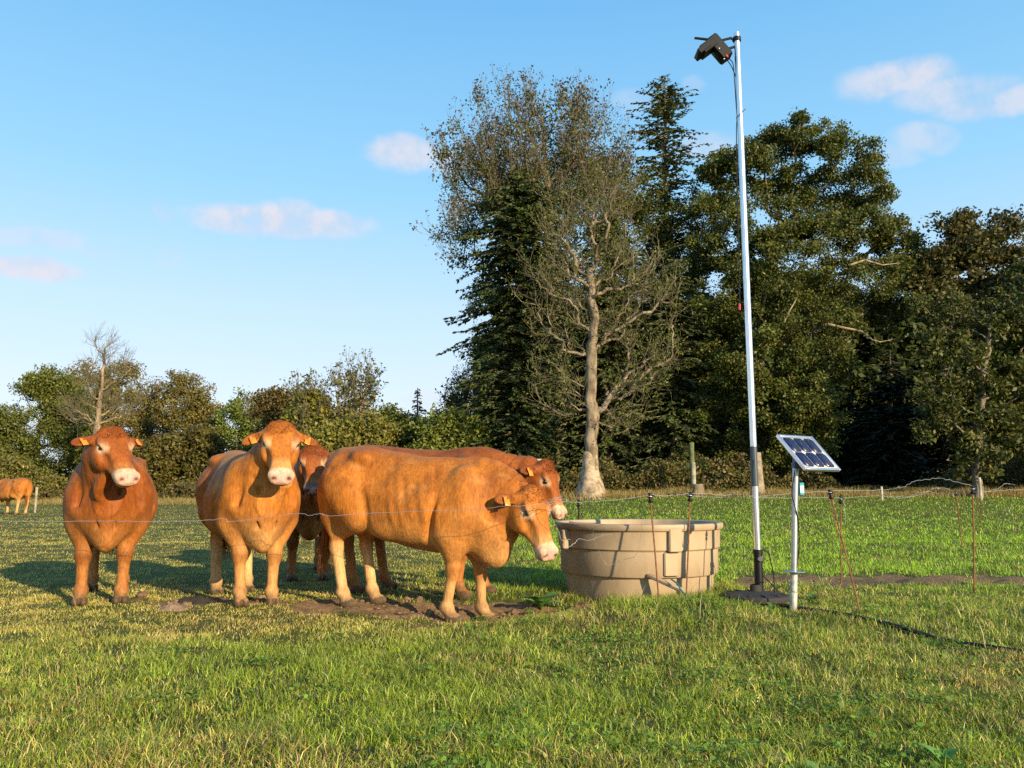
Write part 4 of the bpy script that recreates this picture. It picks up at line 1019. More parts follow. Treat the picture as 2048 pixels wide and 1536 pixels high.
    root, PA, par, r, ends = broadleaf('oak_tree', 'large spreading oak with dense green crown directly behind the mast', 46, (1525, 995), [(1520, 900), (1520, 780), (1518, 680), (1530, 600), (1545, 520), (1560, 440)],
        lob, OAK, n_t=760, per=270, leaf=.082, cl=.70, r0=.42, seed=7, group=G, bark=M_bark, flat=.72)
    dead = MB(); P = [np.array(at(x, y, 40.5)) for x, y in ((1655, 648), (1690, 656), (1722, 662), (1745, 680), (1760, 684), (1790, 678))]; dead.tube(P, [.075, .06, .055, .045, .035, .015], 7)
    dead.obj('dead_branch', M_bark_pale, root); dead = MB()
    P2 = [np.array(at(x, y, 41.0)) for x, y in ((1700, 530), (1730, 520), (1765, 530), (1800, 526))]; dead.tube(P2, [.06, .05, .04, .02], 7)
    dead.obj('dead_branch', M_bark_pale, root); dead = MB()
    P3 = [np.array(at(x, y, 41.0)) for x, y in ((1568, 645), (1580, 620), (1592, 600))]; dead.tube(P3, [.04, .035, .03], 6)
    dead.obj('dead_branch', M_bark_pale, root)
    # right-hand group
    root, PA, par, r, ends = broadleaf('chestnut_tree', 'thin crowned brownish tree reaching the sky at the right edge', 42, (1960, 985), [(1958, 850), (1950, 700), (1945, 600), (1940, 520), (1935, 470)],
        [(1920, 450, 48, 30), (1960, 500, 75, 40), (2010, 450, 35, 30), (1900, 520, 50, 35), (1862, 560, 40, 40), (1980, 580, 80, 45), (1890, 600, 45, 40), (2040, 520, 35, 40), (1930, 660, 60, 40)],
        [(.13, .095, .03), (.09, .085, .022), (.065, .08, .018)], n_t=260, per=85, leaf=.11, cl=.62, r0=.32, seed=9, group=G, bark=M_bark, shell=.3)
    broadleaf('overhanging_tree', 'dense green tree whose boughs hang low over the dark gap at the right', 37, (1955, 985), [(1955, 900), (1962, 800), (1975, 700), (1985, 620)],
        [(1990, 640, 70, 50), (1870, 610, 55, 40), (1865, 690, 45, 35), (1900, 700, 60, 45), (1960, 740, 80, 45), (1870, 790, 50, 45), (1930, 820, 55, 50), (1850, 860, 35, 35), (1890, 840, 40, 50), (2020, 760, 60, 60), (2040, 860, 60, 60), (1960, 900, 50, 40), (1990, 840, 45, 40), (1945, 935, 35, 28), (2060, 600, 60, 70)],
        DARKG + OAK[3:], n_t=230, per=75, leaf=.10, cl=.55, r0=.18, seed=10, group=G, bark=M_bark)
    broadleaf('edge_tree', 'leafy green tree cut off by the right edge of the picture', 40, (2110, 985), [(2110, 850), (2105, 700), (2100, 560)],
        [(2090, 560, 60, 60), (2060, 640, 60, 60), (2080, 740, 80, 70), (2060, 850, 60, 60), (2120, 650, 80, 90)], OAK, n_t=240, per=110, leaf=.11, cl=.65, r0=.3, seed=11, group=G)
    # unseen tree added right of the frame to shade the hollow under the wood
    broadleaf('shading_tree', 'unseen dense tree added beyond the right of the frame to cast shade', 36, (2530, 985), [(2530, 850), (2535, 700), (2530, 560)], [(2530, 520, 180, 110), (2450, 600, 140, 110), (2640, 600, 150, 120), (2540, 720, 210, 120), (2400, 720, 110, 120), (2520, 860, 200, 90)], DARKG, n_t=300, per=120, leaf=.26, cl=1.3, r0=.4, seed=12)
    # dark interior of the wood: near-black needle colours stand in for its shade
    spec = [(1735, 620, 300, 58), (1840, 600, 330, 62), (1930, 640, 300, 60), (1640, 560, 300, 60), (2040, 560, 300, 58), (1780, 700, 230, 53), (1890, 730, 200, 54)]
    for i, (x, top, _, y) in enumerate(spec):
        wds = ['left of the dark gap', 'in the middle of the dark gap', 'behind the brownish tree', 'hidden behind the large oak', 'behind the right-hand edge', 'low in the dark gap', 'below the overhanging boughs']
        conifer('dark_conifer', 'dark conifer deep in the wood, shade painted into its needles, ' + wds[i], y, x, top, 985, [(top, 10), (top + 90, 60), (800, 105), (975, 120)], [(.012, .022, .010), (.018, .030, .012)], 20 + i, .8, 'dark conifers deep in the wood', droop=.3, L=.6)

def far_trees():
    G = 'distant trees along the left side of the field'; Y = 66
    def bl(nm, lab, Y, x, by, tr, lob, pal, sd, n=130, per=100, leaf=.095, cl=.8, **k): return broadleaf(nm, lab, Y, (x, by), tr, lob, pal, n_t=n, per=int(per * 1.7), leaf=leaf, cl=cl, r0=.22, seed=sd, group=G, shell=.35, **k)
    bl('round_tree', 'broad rounded green tree at the left edge of the distant row', 64, 70, 1000, [(75, 920), (80, 840)], [(45, 850, 60, 60), (100, 790, 65, 55), (30, 930, 70, 45), (110, 890, 80, 60), (60, 960, 80, 30), (-20, 900, 60, 60), (80, 770, 30, 25), (10, 850, 45, 40), (150, 860, 60, 70), (150, 930, 60, 50), (140, 790, 45, 40)], OLIVE[:2] + GREEN[1:2], 31, 320, 110)
    bl('round_tree', 'large olive-brown rounded tree behind the pale bare trunk', 68, 200, 1000, [(200, 900), (205, 820)], [(180, 770, 60, 45), (240, 772, 55, 50), (150, 840, 60, 60), (220, 860, 80, 70), (290, 830, 30, 45), (180, 940, 90, 45), (265, 900, 50, 60)], OLIVE + BROWN[:1], 32, 270, 110)
    root, PA, par, r, ends = bl('bare_poplar', 'slender bare tree with pale trunk above the left cow', 56, 192, 1000, [(193, 870), (200, 800), (206, 740), (208, 700)], [(210, 710, 38, 35), (190, 760, 35, 35), (240, 740, 30, 30), (205, 820, 60, 40), (150, 830, 40, 30), (255, 800, 25, 40)], OLIVE, 33, 90, 0, bark=M_bark_pale, tip=.02)
    rng = np.random.default_rng(33); A, B, R, tips = bare_twigs(PA, par, ends, rng, 9, 1.0, .012, .4, 2, .6); add_twigs(root, A, B, R, M_twig)
    bl('brown_tree', 'tree with thinning brown leaves right of the slender bare tree', 70, 305, 1000, [(305, 900), (303, 820)], [(300, 790, 28, 45), (285, 850, 30, 50), (315, 850, 28, 50), (300, 920, 40, 50)], BROWN, 34, 90, 70)
    bl('olive_tree', 'taller olive tree with domed top between the two facing cows', 66, 375, 1000, [(373, 920), (370, 850)], [(365, 775, 42, 35), (400, 810, 38, 38), (345, 825, 38, 45), (385, 860, 60, 45), (430, 860, 25, 50), (370, 910, 60, 40)], OLIVE + BROWN[:1], 35, 160, 100)
    bl('leafy_hedge', 'clipped looking yellow-green hedge reaching the field between the two facing cows', 60, 350, 1002, [(350, 960), (350, 930)], [(325, 900, 40, 40), (370, 900, 45, 40), (330, 955, 50, 40), (380, 955, 50, 40), (405, 900, 30, 50)], [(.14, .13, .028), (.10, .11, .022), (.16, .10, .03)], 36, 150, 130, leaf=.13, cat='hedge')
    bl('green_tree', 'small bright green tree behind the head of the golden facing cow', 64, 490, 1000, [(490, 930), (490, 870)], [(490, 815, 32, 28), (470, 850, 30, 35), (520, 850, 40, 35), (500, 900, 50, 50), (540, 880, 40, 60)], GREEN, 37, 120, 100)
    bl('russet_tree', 'low russet brown tree top behind the yellow tree', 54, 560, 1000, [(560, 920), (562, 850)], [(545, 805, 35, 22), (580, 800, 35, 22), (560, 845, 60, 40)], BROWN, 38, 90, 90)
    bl('yellow_tree', 'yellowing small tree right of the golden facing cow', 50, 622, 1000, [(622, 930), (620, 860)], [(620, 815, 30, 28), (605, 845, 32, 32), (645, 850, 32, 38), (625, 900, 45, 45)], YELL, 39, 110, 110, leaf=.13)
    for i, (x, top, w, lab) in enumerate([(612, 770, 26, 'airy slender tree with sparse leaves directly above the yellow tree'), (675, 765, 30, 'airy slender tree with sparse leaves left of the tallest slender one'), (722, 735, 34, 'tallest slender tree of the distant row, sparse pale leaves on thin stems'), (905, 785, 30, 'airy slender tree close to the left side of the spruces'), (930, 760, 22, 'wispy slender tree half behind the dense spruce')]):
        root, PA, par, r, ends = bl('slender_tree', lab, 49, x, 1000, [(x, 900), (x + 2, 850), (x, top + 30)], [(x, top + 12, w, 24), (x + 6, top + 50, w, 30), (x - 8, top + 90, w, 30), (x, top + 130, w, 30)], OLIVE, 50 + i, 60, 6, leaf=.12, cl=.6, bark=M_bark_pale, wob=.05)
        rng = np.random.default_rng(60 + i); A, B, R, tips = bare_twigs(PA, par, ends, rng, 5, .8, .012, .6, 2, .4); add_twigs(root, A, B, R, M_twig)
        cat_leaves(root, tips[rng.choice(len(tips), 500)], 2, .1, .09, [(.16, .15, .07), (.12, .13, .05)], rng, 'outer_leaves')
    bl('olive_bush', 'wide olive bush below the slender trees', 46, 700, 1000, [(700, 950), (700, 900)], [(680, 868, 40, 28), (740, 865, 40, 28), (700, 900, 60, 42), (760, 900, 45, 45), (650, 905, 40, 45)], OLIVE + YELL[1:2], 41, 150, 100)
    bl('dark_bush', 'dark green bush left of the small pointed spruce', 48, 800, 1000, [(800, 950), (800, 900)], [(785, 845, 30, 28), (815, 865, 35, 38), (790, 900, 50, 50), (840, 900, 40, 50)], GREEN[:2] + OLIVE[:2], 42, 110, 90)
    conifer('small_spruce', 'small pointed spruce standing alone in the distant row', 50, 835, 775, 1000, [(775, 3), (810, 14), (860, 24), (940, 30)], SPRUCE + OLIVE[:1], 43, 1.0, G, trunk_r=.12, L=.5)
    bl('hazel_bush', 'mid green bush beside the dense spruce', 44, 890, 1000, [(890, 950), (890, 900)], [(880, 850, 35, 30), (915, 860, 35, 35), (890, 900, 55, 50), (940, 900, 40, 60), (850, 930, 40, 40)], GREEN + OLIVE[:1], 44, 130, 100)
    bl('low_bush', 'low grey-green bush behind the distant cow', 55, 15, 1002, [(15, 980), (15, 960)], [(20, 950, 50, 35), (80, 970, 45, 25), (-30, 950, 40, 40)], OLIVE, 45, 70, 70)

def undergrowth():
    rng = np.random.default_rng(77); Vs, Fs, Cs = [], [], []; off = 0
    # bramble and bracken at the foot of the wood
    n = 70000; x = rng.uniform(-1, 1, n); y = rng.normal(0, 1, n)
    X = rng.uniform(-3, 28, n); Y = 41 + np.abs(rng.normal(0, 2.2, n)); h = N1.fbm(X * .8, Y * .3, 2) * 2.6 * rng.random(n) ** .8 * (1 - .75 * sstep(15.5, 17.5, X) * (1 - sstep(22.5, 24, X)))
    P = np.stack([X, Y, gz(X, Y) + h], 1); pal = [(.17, .12, .045), (.11, .13, .028), (.07, .09, .02), (.26, .19, .08)]
    V, F, c = leaf_quads(P, .085, leaf_cols(n, pal, rng), rng); Vs.append(V); Fs.append(F); Cs.append(c); off += len(V)
    n = 26000; X = rng.uniform(-50, -3, n); Y = 54 + np.abs(rng.normal(0, 2, n)); h = N1.fbm(X * .8, Y * .3, 2) * 1.8 * rng.random(n)
    P = np.stack([X, Y, gz(X, Y) + h], 1); V, F, c = leaf_quads(P, .12, leaf_cols(n, [(.12, .09, .03), (.08, .085, .02), (.18, .14, .05)], rng), rng); Vs.append(V); Fs.append(F + off); Cs.append(c); off += len(V)
    o = link_mesh('undergrowth', np_mesh('undergrowth', np.concatenate(Vs), Fs, col=np.concatenate(Cs)), M_leaf); tag(o, 'tangled bramble and brown bracken along the foot of the trees', 'undergrowth', kind='stuff')
    n = 60000; X = np.concatenate([rng.uniform(-3, 28, n // 2), rng.uniform(-48, -3, n // 2)]); Y = np.where(np.arange(n) < n // 2, rng.uniform(37.0, 41.8, n), rng.uniform(50, 55, n))
    col = leaf_cols(n, [(.50, .37, .16), (.38, .30, .10), (.20, .22, .05), (.34, .20, .08)], rng)
    V, q, t, c = blades(rng, X, Y, rng.uniform(.12, .55, n) * (.4 + N2.fbm(X, Y, 2)), np.full(n, .02), rng.uniform(.1, .9, n), col, 'd')
    o = link_mesh('dry_grass', np_mesh('dry_grass', V, [q, t], col=c), leaf_mat('dry grass', .3)); tag(o, 'tall dry straw-coloured grass along the far edge of the field', 'grass', kind='stuff')

def build_wood():
    """the unlit mass of the wood behind the trees one can tell apart"""
    rng = np.random.default_rng(91); n = 150000
    px = rng.uniform(950, 2120, n); Y = rng.uniform(56, 66, n)
    top = 640 + 90 * (N1.fbm(px / 90., Y * .1, 3) - .5) * 2 + 60 * sstep(1100, 950, px); top = np.where(px > 1380, top - 60, top)
    py = top + (990 - top) * rng.random(n); x = (px - 1024) / F_PX * Y; z = CAM_H + (HOR - py) / F_PX * Y
    P = np.stack([x, Y, z], 1); P = P[P[:, 2] > gz(P[:, 0], P[:, 1])]
    cl = N2.fbm(P[:, 0] * .9, P[:, 2] * .9 + P[:, 1] * .3, 2); P = P[cl > .30]
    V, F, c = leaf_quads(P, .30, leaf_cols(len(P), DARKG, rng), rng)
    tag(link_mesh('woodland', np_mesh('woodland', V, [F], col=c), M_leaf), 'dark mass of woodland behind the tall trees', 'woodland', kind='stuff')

# ---------------------------------------------------------------- trough, mast, solar post, fence
M_tan = mat('tan moulded plastic', (.41, .30, .19), rough=.55, bump=.05, bscale=30, var=.16, vscale=4, spec=.35, stretch=(1, 1, .35))
M_galv = mat('galvanised steel', (.50, .51, .53), rough=.38, metal=.8, var=.10, vscale=14)
M_alu = mat('aluminium', (.82, .83, .84), rough=.28, metal=.9, var=.05, vscale=10)
M_black = mat('black plastic', (.005, .005, .006), rough=.45, spec=.35)
M_rubber = mat('dull rubber', (.030, .027, .026), rough=.8, bump=.3, bscale=60)
M_rust = mat('rusty iron rod', (.22, .085, .035), rough=.85, var=.3, vscale=30, bump=.4, bscale=90)
M_wire = mat('steel wire', (.42, .42, .42), rough=.5, metal=.5)

def tube_curve(pts, n=6):
    """Catmull-Rom through the points"""
    P = [np.array(p, float) for p in pts]; P = [2 * P[0] - P[1]] + P + [2 * P[-1] - P[-2]]; out = []
    for i in range(1, len(P) - 2):
        for k in range(n):
            t = k / n; a, b, c, d = P[i - 1:i + 3]
            out.append(.5 * ((2 * b) + (-a + c) * t + (2 * a - 5 * b + 4 * c - d) * t * t + (-a + 3 * b - 3 * c + d) * t ** 3))
    out.append(P[-2]); return out

def build_trough():
    cx, cy = 1.262, 8.15; z0 = -.03
    root = thing('water_trough', (cx, cy, z0), 'round tan plastic water tub with stepped ribbed sides standing in the grass', 'water trough')
    prof = [(.712, 0), (.718, .01), (.726, .20), (.730, .215), (.764, .222), (.772, .232), (.776, .44), (.776, .452), (.784, .462), (.794, .470), (.798, .62), (.800, .636), (.822, .642), (.830, .655), (.832, .685), (.826, .698), (.812, .703), (.785, .698),
            (.776, .685), (.768, .60), (.74, .30), (.71, .06), (.05, .05)]
    mb = MB(); mb.lathe(prof, (cx, cy, z0), 96); mb.obj('tub', M_tan, root)
    w = MB(); w.lathe([(.762, .545), (.01, .545)], (cx, cy, z0), 64); w.obj('water', mat('trough water', (.03, .045, .03), rough=.05, spec=.6), root)
    def onrim(px, r):   # angle on the tub's near side seen at this photo column
        best = min(np.linspace(math.pi, 2 * math.pi, 721), key=lambda a: abs(1024 + F_PX * (cx + r * math.cos(a)) / (cy + r * math.sin(a)) - px)); return best
    for px, wd, ztop, zbot, d in ((1343, .125, .67, .452, .045), (1337, .135, .452, .236, .028)):
        a = onrim(px, .80); c = Vector((cx + (.790 if ztop > .6 else .768) * math.cos(a), cy + (.790 if ztop > .6 else .768) * math.sin(a), z0 + (ztop + zbot) / 2))
        R = Matrix.Rotation(a + math.pi / 2, 3, 'Z'); b = MB(); b.box(c, (wd, d * 2, ztop - zbot), R, bevel=.010); b.obj('boss', M_tan, root)
    a2 = onrim(1134, .80)
    R = Matrix.Rotation(a2 + math.pi / 2, 3, 'Z'); b = MB(); b.box((cx + .815 * math.cos(a2), cy + .815 * math.sin(a2), z0 + .545), (.06, .10, .19), R, bevel=.012); b.obj('boss', M_tan, root)
    # drain spout on the front and its strap
    p0 = at(1296, 1150, 7.38); p1 = at(1366, 1182, 7.13); d = (p1 - p0); ax = d.normalized()
    R = Matrix((ax, Vector((0, 0, 1)).cross(ax).normalized(), ax.cross(Vector((0, 0, 1)).cross(ax).normalized()))).transposed()
    b = MB(); b.box((p0 + p1) / 2, (d.length, .05, .035), R, bevel=.008); b.obj('spout', M_tan, root)
    s = MB(); s.tube(tube_curve([at(1342, 1158, 7.20), at(1355, 1168, 7.12), at(1362, 1180, 7.05), at(1374, 1192, 7.0)], 4), .007, 6); s.obj('strap', mat('teal strap', (.02, .18, .16), rough=.6), root)

def build_mast():
    Y = 7.3; b = at(1519, 1190, Y); x = b.x; zb = gz1(x, Y)
    root = thing('camera_mast', (x, Y, zb), 'tall bare aluminium mast in a black parasol foot, a dark camera box on top', 'mast')
    def zat(py): return at(1024 + 480, py, Y).z
    zt = zat(66); zs0, zs1 = zat(966), zat(893); zc = zat(1100)
    p = MB(); p.tube([(x, Y, zs0 - .02), (x, Y, zc - .02)], .029, 16); p.tube([(x, Y, zs1 - .02), (x, Y, zt)], .0295, 16); p.obj('pole', M_alu, root)
    s = MB(); s.tube([(x, Y, zs0 - .03), (x, Y, zs1)], .0305, 16); s.obj('sleeve', mat('dark slate sleeve', (.055, .075, .095), rough=.35), root)
    for z in (zat(232), zat(340)):
        r = MB(); r.tube([(x - .034, Y - .01, z), (x + .034, Y + .005, z + .004)], .006, 6); r.obj('rivet', M_galv, root)
    t = MB(); t.tube([(x, Y, zb + .02), (x, Y, zc)], .038, 18); t.tube([(x, Y, zc - .03), (x, Y, zc + .005)], .043, 18); t.obj('socket_tube', M_black, root)
    k = MB(); R = Matrix.Rotation(math.pi / 2, 3, 'X'); k.lathe([(.001, .058), (.020, .058), (.026, .050), (.026, .036), (.010, .030), (.010, .02)], (x + .005, Y, zc - .075), 16, R=R); k.obj('clamp_knob', mat('grey knob', (.10, .10, .10), rough=.35), root)
    d = MB(); d.lathe([(.285, -.03), (.29, .0), (.285, .014), (.25, .022), (.15, .030), (.055, .045), (.05, .09), (.042, .10)], (x - .03, Y, zb + .055), 40)
    for a in range(0, 360, 30): d.box((x - .03 + .17 * math.cos(math.radians(a)), Y + .17 * math.sin(math.radians(a)), zb + .083), (.18, .014, .008), Matrix.Rotation(math.radians(a), 3, 'Z'), bevel=.002)
    d.obj('foot_plate', M_rubber, root)
    # camera box: bracket, tilted body, hood, aerials
    def P(px, py, dy=0): return at(px, py, Y + dy)
    f = P(1428, 92); 
    cam_root = MB(); 
    a0, a1 = P(1418, 72), P(1456, 116); ax = (a1 - a0).normalized(); yy = Vector((0, 1, 0)); zz = ax.cross(yy).normalized(); yy = zz.cross(ax)
    R = Matrix((ax, yy, zz)).transposed()
    c = P(1437, 98); u = Y / F_PX * 1.02
    cam_root.box(c, (58 * u, .13, 26 * u), R, bevel=.012)
    cb = cam_root.obj('camera_box', M_black, root)
    h = MB(); cc = P(1414, 97); h.box(cc + zz * 0, (20 * u, .15, 34 * u), R, bevel=.006); h.box(P(1405, 103), (12 * u, .165, 28 * u), R, bevel=.004); h.obj('hood', M_black, root)
    for q in ((1424, 90), (1438, 97), (1430, 84), (1448, 118)): bolt = MB(); bolt.lathe([(.001, .008), (.006, .006), (.006, -.01)], P(q[0], q[1], -.066), 8, R=Matrix.Rotation(math.pi / 2, 3, 'X')); bolt.obj('screw', M_galv, root)
    rd = MB(); rd.box(P(1454, 112, -.068), (.030, .012, .022), R, bevel=.004); rd.obj('warning_label', mat('red label', (.55, .03, .02), rough=.5), root)
    for q0, q1 in (((1389, 76), (1414, 79)), ((1438, 82), (1463, 76))):
        e = MB(); e.tube([P(*q0), P(*q1)], [.012, .013], 8); e.obj('aerial', M_black, root)
    br = MB(); br.tube([P(1455, 98), P(1471, 93)], .013, 8); br.tube([P(1463, 77), P(1470, 85), P(1471, 95)], .010, 8); br.tube([P(1466, 82), P(1478, 79)], .018, 8)
    br.lathe([(.031, -.02), (.040, -.02), (.040, .02), (.031, .02)], (x + .0, Y, P(1478, 79).z), 16, close=False); br.obj('bracket', M_black, root)
    # cables down the mast
    w = MB(); w.tube(tube_curve([P(1455, 121), P(1463, 133), P(1470, 150), P(1476, 172, .03)]), .0045, 6)
    w.tube(tube_curve([P(1459, 118), P(1466, 128), P(1469, 160), P(1472, 205), P(1474, 235), P(1473, 270), P(1475, 400), P(1479, 540), P(1479, 612)]), .0045, 6)
    w.obj('cable', M_black, root)
    pl = MB(); pl.tube([P(1479, 608), P(1479, 620)], .011, 8); pl.obj('plug', mat('red plug', (.5, .03, .03), rough=.4), root)
    ti = MB(); ti.tube([P(1472, 237, -.03), P(1480, 228, -.04), P(1491, 218, -.03)], .004, 5); ti.obj('cable_tie', M_black, root)
    g = MB(); g.tube(tube_curve([P(1525, 1100), P(1536, 1105), P(1542, 1125), P(1547, 1150), P(1549, 1185)]), .005, 6); g.tube(tube_curve([P(1525, 1150), P(1540, 1165), P(1556, 1182), P(1568, 1192)]), .006, 6)
    g.tube([(x - .02, Y - .041, zb + .18), (x + .03, Y - .035, zb + .18)], .006, 5); g.obj('foot_cable', M_black, root)

def build_solar():
    Y = 6.55; b = at(1587, 1205, Y); x = b.x; zb = gz1(x, Y) - .04; top = at(1591, 930, Y); xt = x + (at(1591, 930, Y).x - at(1587, 1205, Y).x)
    root = thing('solar_post', (x, Y, zb), 'small tilted solar panel on a galvanised steel post beside the mast', 'solar panel')
    def L(z): f = (z - b.z) / (top.z - b.z); return (x + (xt - x) * f, Y, z)
    zf = at(1587, 1143, Y).z; zk = at(1587, 1183, Y).z
    p = MB(); p.tube([L(zf - .01), L(top.z - .01)], .0245, 16); p.obj('post', M_galv, root)
    s = MB(); s.tube([L(zk + .002), L(zf)], .029, 16); s.tube([L(zb), L(zk - .004)], [.026, .031], 16); s.obj('ground_sleeve', mat('weathered steel', (.55, .53, .48), rough=.55, metal=.5, var=.3, vscale=20), root)
    f = MB(); R = Matrix.Rotation(math.radians(3), 3, 'Y'); f.lathe([(.03, -.004), (.085, -.003), (.087, 0), (.085, .003), (.03, .012)], L(zf), 32, R=R); f.obj('flange', M_galv, root)
    # panel
    c = [at(1558, 866, 6.61), at(1631, 876, 6.83), at(1676, 936, 6.57), at(1608, 940, 6.35)]
    e1 = ((c[1] - c[0]) + (c[2] - c[3])) / 2; e2 = ((c[3] - c[0]) + (c[2] - c[1])) / 2; ctr = (c[0] + c[1] + c[2] + c[3]) / 4
    X = e1.normalized(); Yv = (e2 - X * e2.dot(X)).normalized(); Z = X.cross(Yv)
    if Z.z < 0: Z = -Z
    Yv = Z.cross(X); w, h = e1.length, e2.length; R = Matrix((X, Yv, Z)).transposed(); th = .026
    fr = MB(); ft = .019
    for sx in (-1, 1): fr.box(ctr + X * sx * (w / 2 - ft / 2) - Z * th / 2, (ft, h, th), R, bevel=.002)
    for sy in (-1, 1): fr.box(ctr + Yv * sy * (h / 2 - ft / 2) - Z * (th / 2 + .0005), (w - 2 * ft, ft, th), R, bevel=.002)
    fr.obj('panel_frame', M_alu, root)
    bk = MB(); bk.box(ctr - Z * .010, (w - 2 * ft - .002, h - 2 * ft - .002, .006), R); bo = bk.obj('backing_sheet', mat('white backing sheet', (.72, .73, .74), rough=.25, spec=.6), root, smooth=False)
    M_cell = mat('blue solar cell', (.012, .014, .060), rough=.35, spec=.4, coat=.2, var=.12, vscale=30)
    iw, ih = (w - 2 * ft - .02), (h - 2 * ft - .02); cw, ch = iw / 3, ih / 2
    for i in range(3):
        for j in range(2):
            m = MB(); q = ctr + X * (-iw / 2 + cw * (i + .5)) + Yv * (-ih / 2 + ch * (j + .5)) - Z * .0055; a, bq, k = cw / 2 - .0022, ch / 2 - .0022, .022
            o = [(-a + k, -bq), (a - k, -bq), (a, -bq + k), (a, bq - k), (a - k, bq), (-a + k, bq), (-a, bq - k), (-a, -bq + k)]
            V = [q + X * u + Yv * v for u, v in o] + [q + X * u + Yv * v - Z * .001 for u, v in o]
            m.add([tuple(v) for v in V], [tuple(range(8))] + [(r, r + 8, (r + 1) % 8 + 8, (r + 1) % 8) for r in range(8)]); m.obj('solar_cell', M_cell, root, smooth=False)
    bars = MB()
    for i in range(3):
        for k in range(4):
            u = -iw / 2 + cw * (i + (k + 1) / 5); bars.box(ctr + X * u - Z * .0048, (.0009, ih - .006, .0006), R)
    bars.obj('busbars', mat('cell lines', (.05, .055, .13), rough=.5), root, smooth=False)
    mt = MB(); q = Vector(L(top.z)); mt.box(q + Vector((.012, 0, -.005)), (.075, .07, .05), bevel=.008); mt.tube([q, q + Vector((0, 0, .06)), ctr - Z * .03], .024, 10); mt.box(ctr - Z * .034, (w * .45, .035, .02), R, bevel=.003); mt.obj('mount', mat('dark bracket', (.10, .12, .15), rough=.4, metal=.3), root)
    # charge controller box
    bb = MB(); q = at(1604, 978, Y); bb.box((q.x - .008, Y + .0, q.z), (.040, .045, .105), bevel=.006); bo = bb.obj('controller_box', mat('teal casing', (.02, .36, .42), rough=.4), root)
    lb = MB(); lb.box((q.x - .008, Y - .0235, q.z - .002), (.030, .002, .058), bevel=.0006); lb.obj('box_label', mat('white label', (.75, .76, .76), rough=.5), root)
    cb = MB(); cb.tube(tube_curve([at(1590, 940, Y - .02), at(1584, 985, Y - .035), at(1589, 1010, Y - .04), at(1596, 1040, Y - .02), at(1598, 1090, Y), at(1594, 1135, Y)]), .0042, 6)
    cb.tube(tube_curve([at(1600, 946, Y), at(1597, 962, Y + .01), at(1602, 968, Y)]), .0035, 6); cb.obj('cable', M_black, root)

POSTS = []
def fence_post(base, top, r, label, kind='rod', ins=True, mat_=None):
    root = thing('fence_post', base, label, 'fence post', 'thin electric fence posts')
    b, t = Vector(base), Vector(top); d = (t - b).normalized()
    m = MB(); m.tube([b - d * .05, b * .5 + t * .5 + Vector((r * .4, 0, 0)), t], r, 8); m.obj('rod', mat_ or M_rust, root)
    if ins:
        R = d.to_track_quat('Z', 'Y').to_matrix(); s = r / .006
        i = MB(); i.lathe([(.008, -.055), (.014, -.055), (.019, -.045), (.019, -.034), (.013, -.030), (.013, -.016), (.022, -.012), (.022, -.002), (.013, .004), (.012, .012), (.016, .014), (.016, .022), (.006, .026), (.001, .027)], t, 12, R=R)
        i.box(t + Vector((.012, -.012, .004)), (.026, .022, .012), R, bevel=.002); i.obj('insulator', M_black, root)
        c = MB(); c.lathe([(.0215, -.006), (.0235, -.006), (.0235, -.001), (.0215, -.001)], t + Vector((0, 0, .0)), 12, R=R); c.obj('clip', M_galv, root)
    return root

def wire(pts, name, label, r=.0022, seed=0, kink=.004, n=7):
    rng = np.random.default_rng(seed); P = tube_curve(pts, n); P = [p + rng.normal(0, kink, 3) * np.array((.5, 1, 1)) for p in P]
    m = MB(); m.tube(P, r, 5); o = m.obj(name, M_wire); tag(o, label, 'wire'); return o

